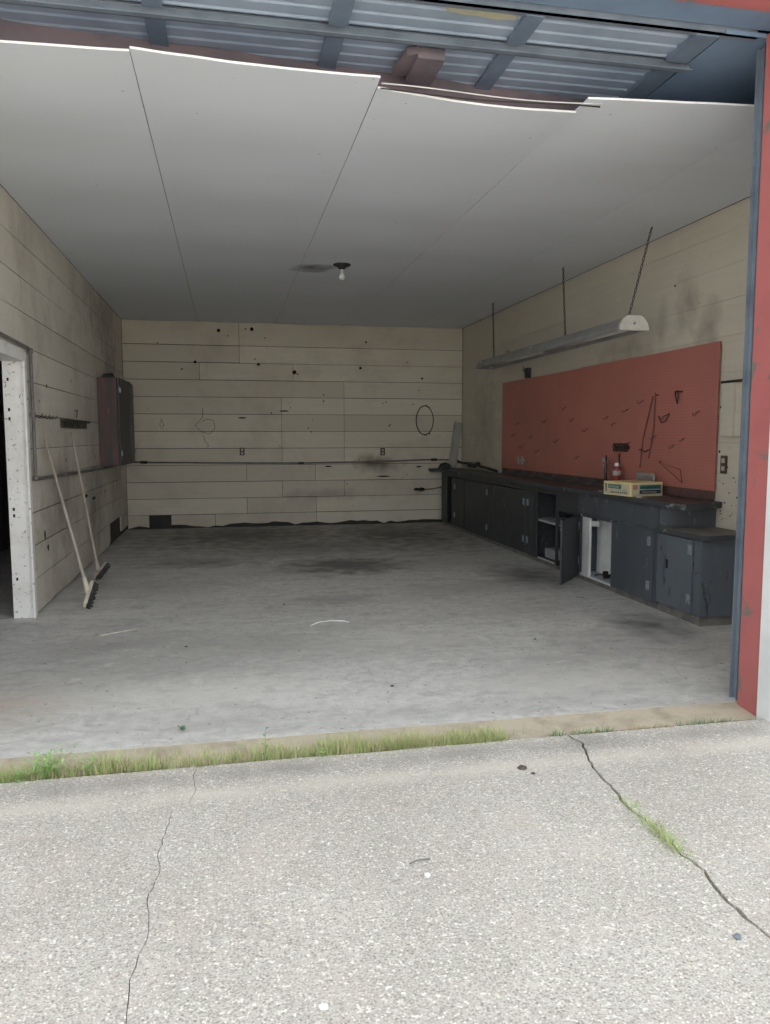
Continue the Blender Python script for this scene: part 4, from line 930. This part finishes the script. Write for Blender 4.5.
crumple('paper_wad', (.21, 1.80, -.0035), .012, 'cap_white', 'white scrap at the very bottom edge of the view', 'litter', .4)
crumple('blue_pebble', (1.40, 1.83, -.0035), .012, 'galv', 'small bluish pebble near the right end of the open crack', 'pebble', .8)
for i, (x, y) in enumerate([(3.15, 6.5), (3.05, 6.25), (2.95, 5.9), (2.7, 6.9)]):
    crumple('paint_flake', (x, y, .001), .02+.01*(i % 2), 'metal_lt', 'grey paint flake on the slab, ' + ['under the far hinge of the closed charcoal door', 'beside the foot of the charcoal cabinet', 'nearest the low slate-grey end cabinet', 'farthest into the room, by the swung-out door'][i], 'flake', .12)['group'] = 'paint flakes on the slab by the bench'
for i, (x, y) in enumerate([(-.3, 5.3), (.9, 4.2), (2.1, 5.0), (.45, 6.5)]):
    crumple('dirt_crumb', (x, y, .001), .010, 'hole', 'tiny dark dirt crumb on the garage slab, ' + ['leftmost of the four', 'nearest the grass joint', 'rightmost, toward the bench', 'farthest in, behind the curved straw'][i], 'crumb', .5)['group'] = 'dirt crumbs scattered on the slab'

# ------------------------------------------------------------------ grass and weeds
def blade(b, x, y, z0, h, lean, w, mi=0, az=None):
    az = random.uniform(0, 6.283) if az is None else az
    dx, dy = math.cos(az)*lean, math.sin(az)*lean; px, py = -math.sin(az)*w, math.cos(az)*w
    vs = [(x-px, y-py, z0), (x+px, y+py, z0)]
    for k, f in ((1, .45), (2, .8)):
        q = 1-.35*k
        vs += [(x+dx*f*f-px*q, y+dy*f*f-py*q, z0+h*f), (x+dx*f*f+px*q, y+dy*f*f+py*q, z0+h*f)]
    vs += [(x+dx, y+dy, z0+h*.98)]
    b.add(vs, [(0, 1, 3, 2), (2, 3, 5, 4), (4, 5, 6)], mi)
def dens(x):
    d = .25+1.1*max(0, noise.noise(Vector((x*2.6, 9, 0)))+.32)
    if x > 1.28: d = .02
    return d
b = MB()
tufts = [random.uniform(-1.5, 1.3) for _ in range(120)]
for _ in range(17000):
    if random.random() < .55: x = random.choice(tufts)+random.gauss(0, .012); az = random.uniform(0, 6.283)
    else: x = random.uniform(-1.6, 1.6); az = None
    if random.random() > dens(x)*1.15: continue
    y = 3.328+abs(random.gauss(0, .06)); h = random.uniform(.015, .07)*(1+1.2*max(0, noise.noise(Vector((x*5, 1, 0)))))
    blade(b, x, y, -.021, h, random.uniform(.012, .06), random.uniform(.0009, .0019), 1 if random.random() < .36 else 0, az)
for _ in range(46):
    x = random.uniform(-1.1, 1.3); blade(b, x, 3.34+random.uniform(-.01, .05), -.02, random.uniform(.07, .12), random.uniform(.02, .07), .0011, random.choice((0, 1)))
tag(b.build('grass', ['grass', 'dry'], origin=(0, 3.34, -.045)), 'short green grass growing in the joint before the garage slab', 'grass', kind='stuff')
b = MB()
for _ in range(420):
    tt = abs(random.gauss(0, .5)); yy = 2.37+random.gauss(0, .085)
    x = 1.497+random.gauss(0, .014)+(.0)
    blade(b, x, yy, -.03, random.uniform(.035, .065), random.uniform(.02, .045), random.uniform(.0014, .0024), 1 if random.random() < .2 else 0)
tag(b.build('grass', ['grass', 'dry'], origin=(1.5, 2.37, -.03)), 'grass tuft sprouting from the open crack in the outdoor concrete', 'grass', kind='stuff')
b = MB()
for _ in range(90): blade(b, 1.5+random.gauss(0, .010), 2.60+random.gauss(0, .05), -.03, random.uniform(.035, .055), .03, .0018, 0)
tag(b.build('grass', ['grass', 'dry'], origin=(1.5, 2.6, -.03)), 'smaller sparse grass tuft higher up the same open crack', 'grass', kind='stuff')
def clump(cx_, w, n, lab, dry, y0=3.345):
    b = MB()
    for _ in range(n):
        x = cx_+random.uniform(-w, w); blade(b, x, y0+random.uniform(-.015, .03), -.045, random.uniform(.03, .065), random.uniform(.01, .05), random.uniform(.0015, .003), 1 if random.random() < dry else 0)
    tag(b.build('weed_clump', ['weed_dark' if dry < .5 else 'grass', 'dry'], origin=(cx_, y0, -.045)), lab, 'weed')
clump(1.53, .035, 90, 'small green weed clump where the open crack meets the joint', .1)
clump(1.72, .10, 240, 'low green weed clump right of the crack top along the joint', .25)
clump(2.02, .11, 200, 'dry straw-coloured weed clump along the joint', .85)
clump(2.33, .15, 260, 'low green weed clump nearest the red door jamb', .3)
def leafy(name, c, h, n, L, mat, lab, spread=.4, w=.009):
    r = thing(name, lab, 'weed', c); b = MB(); b2 = MB()
    for s_ in range(n):
        az = random.uniform(0, 6.283); ln = random.uniform(0, spread)*h; hh = h*random.uniform(.55, 1)
        pts = [(math.cos(az)*ln*k*k/16, math.sin(az)*ln*k*k/16, hh*k/4) for k in range(5)]; b.tube(pts, .0016, 5, r2=.0008)
        for k in range(9):
            f = .2+.8*k/8; bx, by, bz = math.cos(az)*ln*f*f, math.sin(az)*ln*f*f, hh*f
            a2 = k*2.4+az; l = L*(1.1-.5*f); dx, dy = math.cos(a2)*l, math.sin(a2)*l; px, py = -math.sin(a2)*w*.5, math.cos(a2)*w*.5
            b2.add([(bx, by, bz), (bx+dx*.5-px, by+dy*.5-py, bz+l*.35), (bx+dx, by+dy, bz+l*.4), (bx+dx*.5+px, by+dy*.5+py, bz+l*.35)], [(0, 1, 2, 3)])
    b.build('stem', mat, r); b2.build('leaves', mat, r)
leafy('leafy_weed', (-.76, 3.37, -.045), .16, 16, .05, 'weed', 'bushy bright green weed at the left end of the grass joint', .7)
leafy('leafy_weed', (.14, 3.345, -.045), .185, 1, .03, 'weed_dark', 'tall single-stemmed blue-green weed in the middle of the grass joint', .1, .014)
leafy('leafy_weed', (-.60, 3.37, -.045), .12, 5, .035, 'weed', 'smaller green weed just right of the bushy one', .4)
leafy('leafy_weed', (-.87, 3.35, -.045), .08, 9, .035, 'weed', 'low pale green weed at the far left of the joint', .8)
leafy('leafy_weed', (.38, 3.33, -.045), .09, 3, .03, 'weed', 'short stout weed right of the tall single-stemmed one', .5)
leafy('leafy_weed', (-.24, 3.75, .0), .035, 3, .02, 'weed_dark', 'tiny weed sprouting alone from the garage slab', .8)
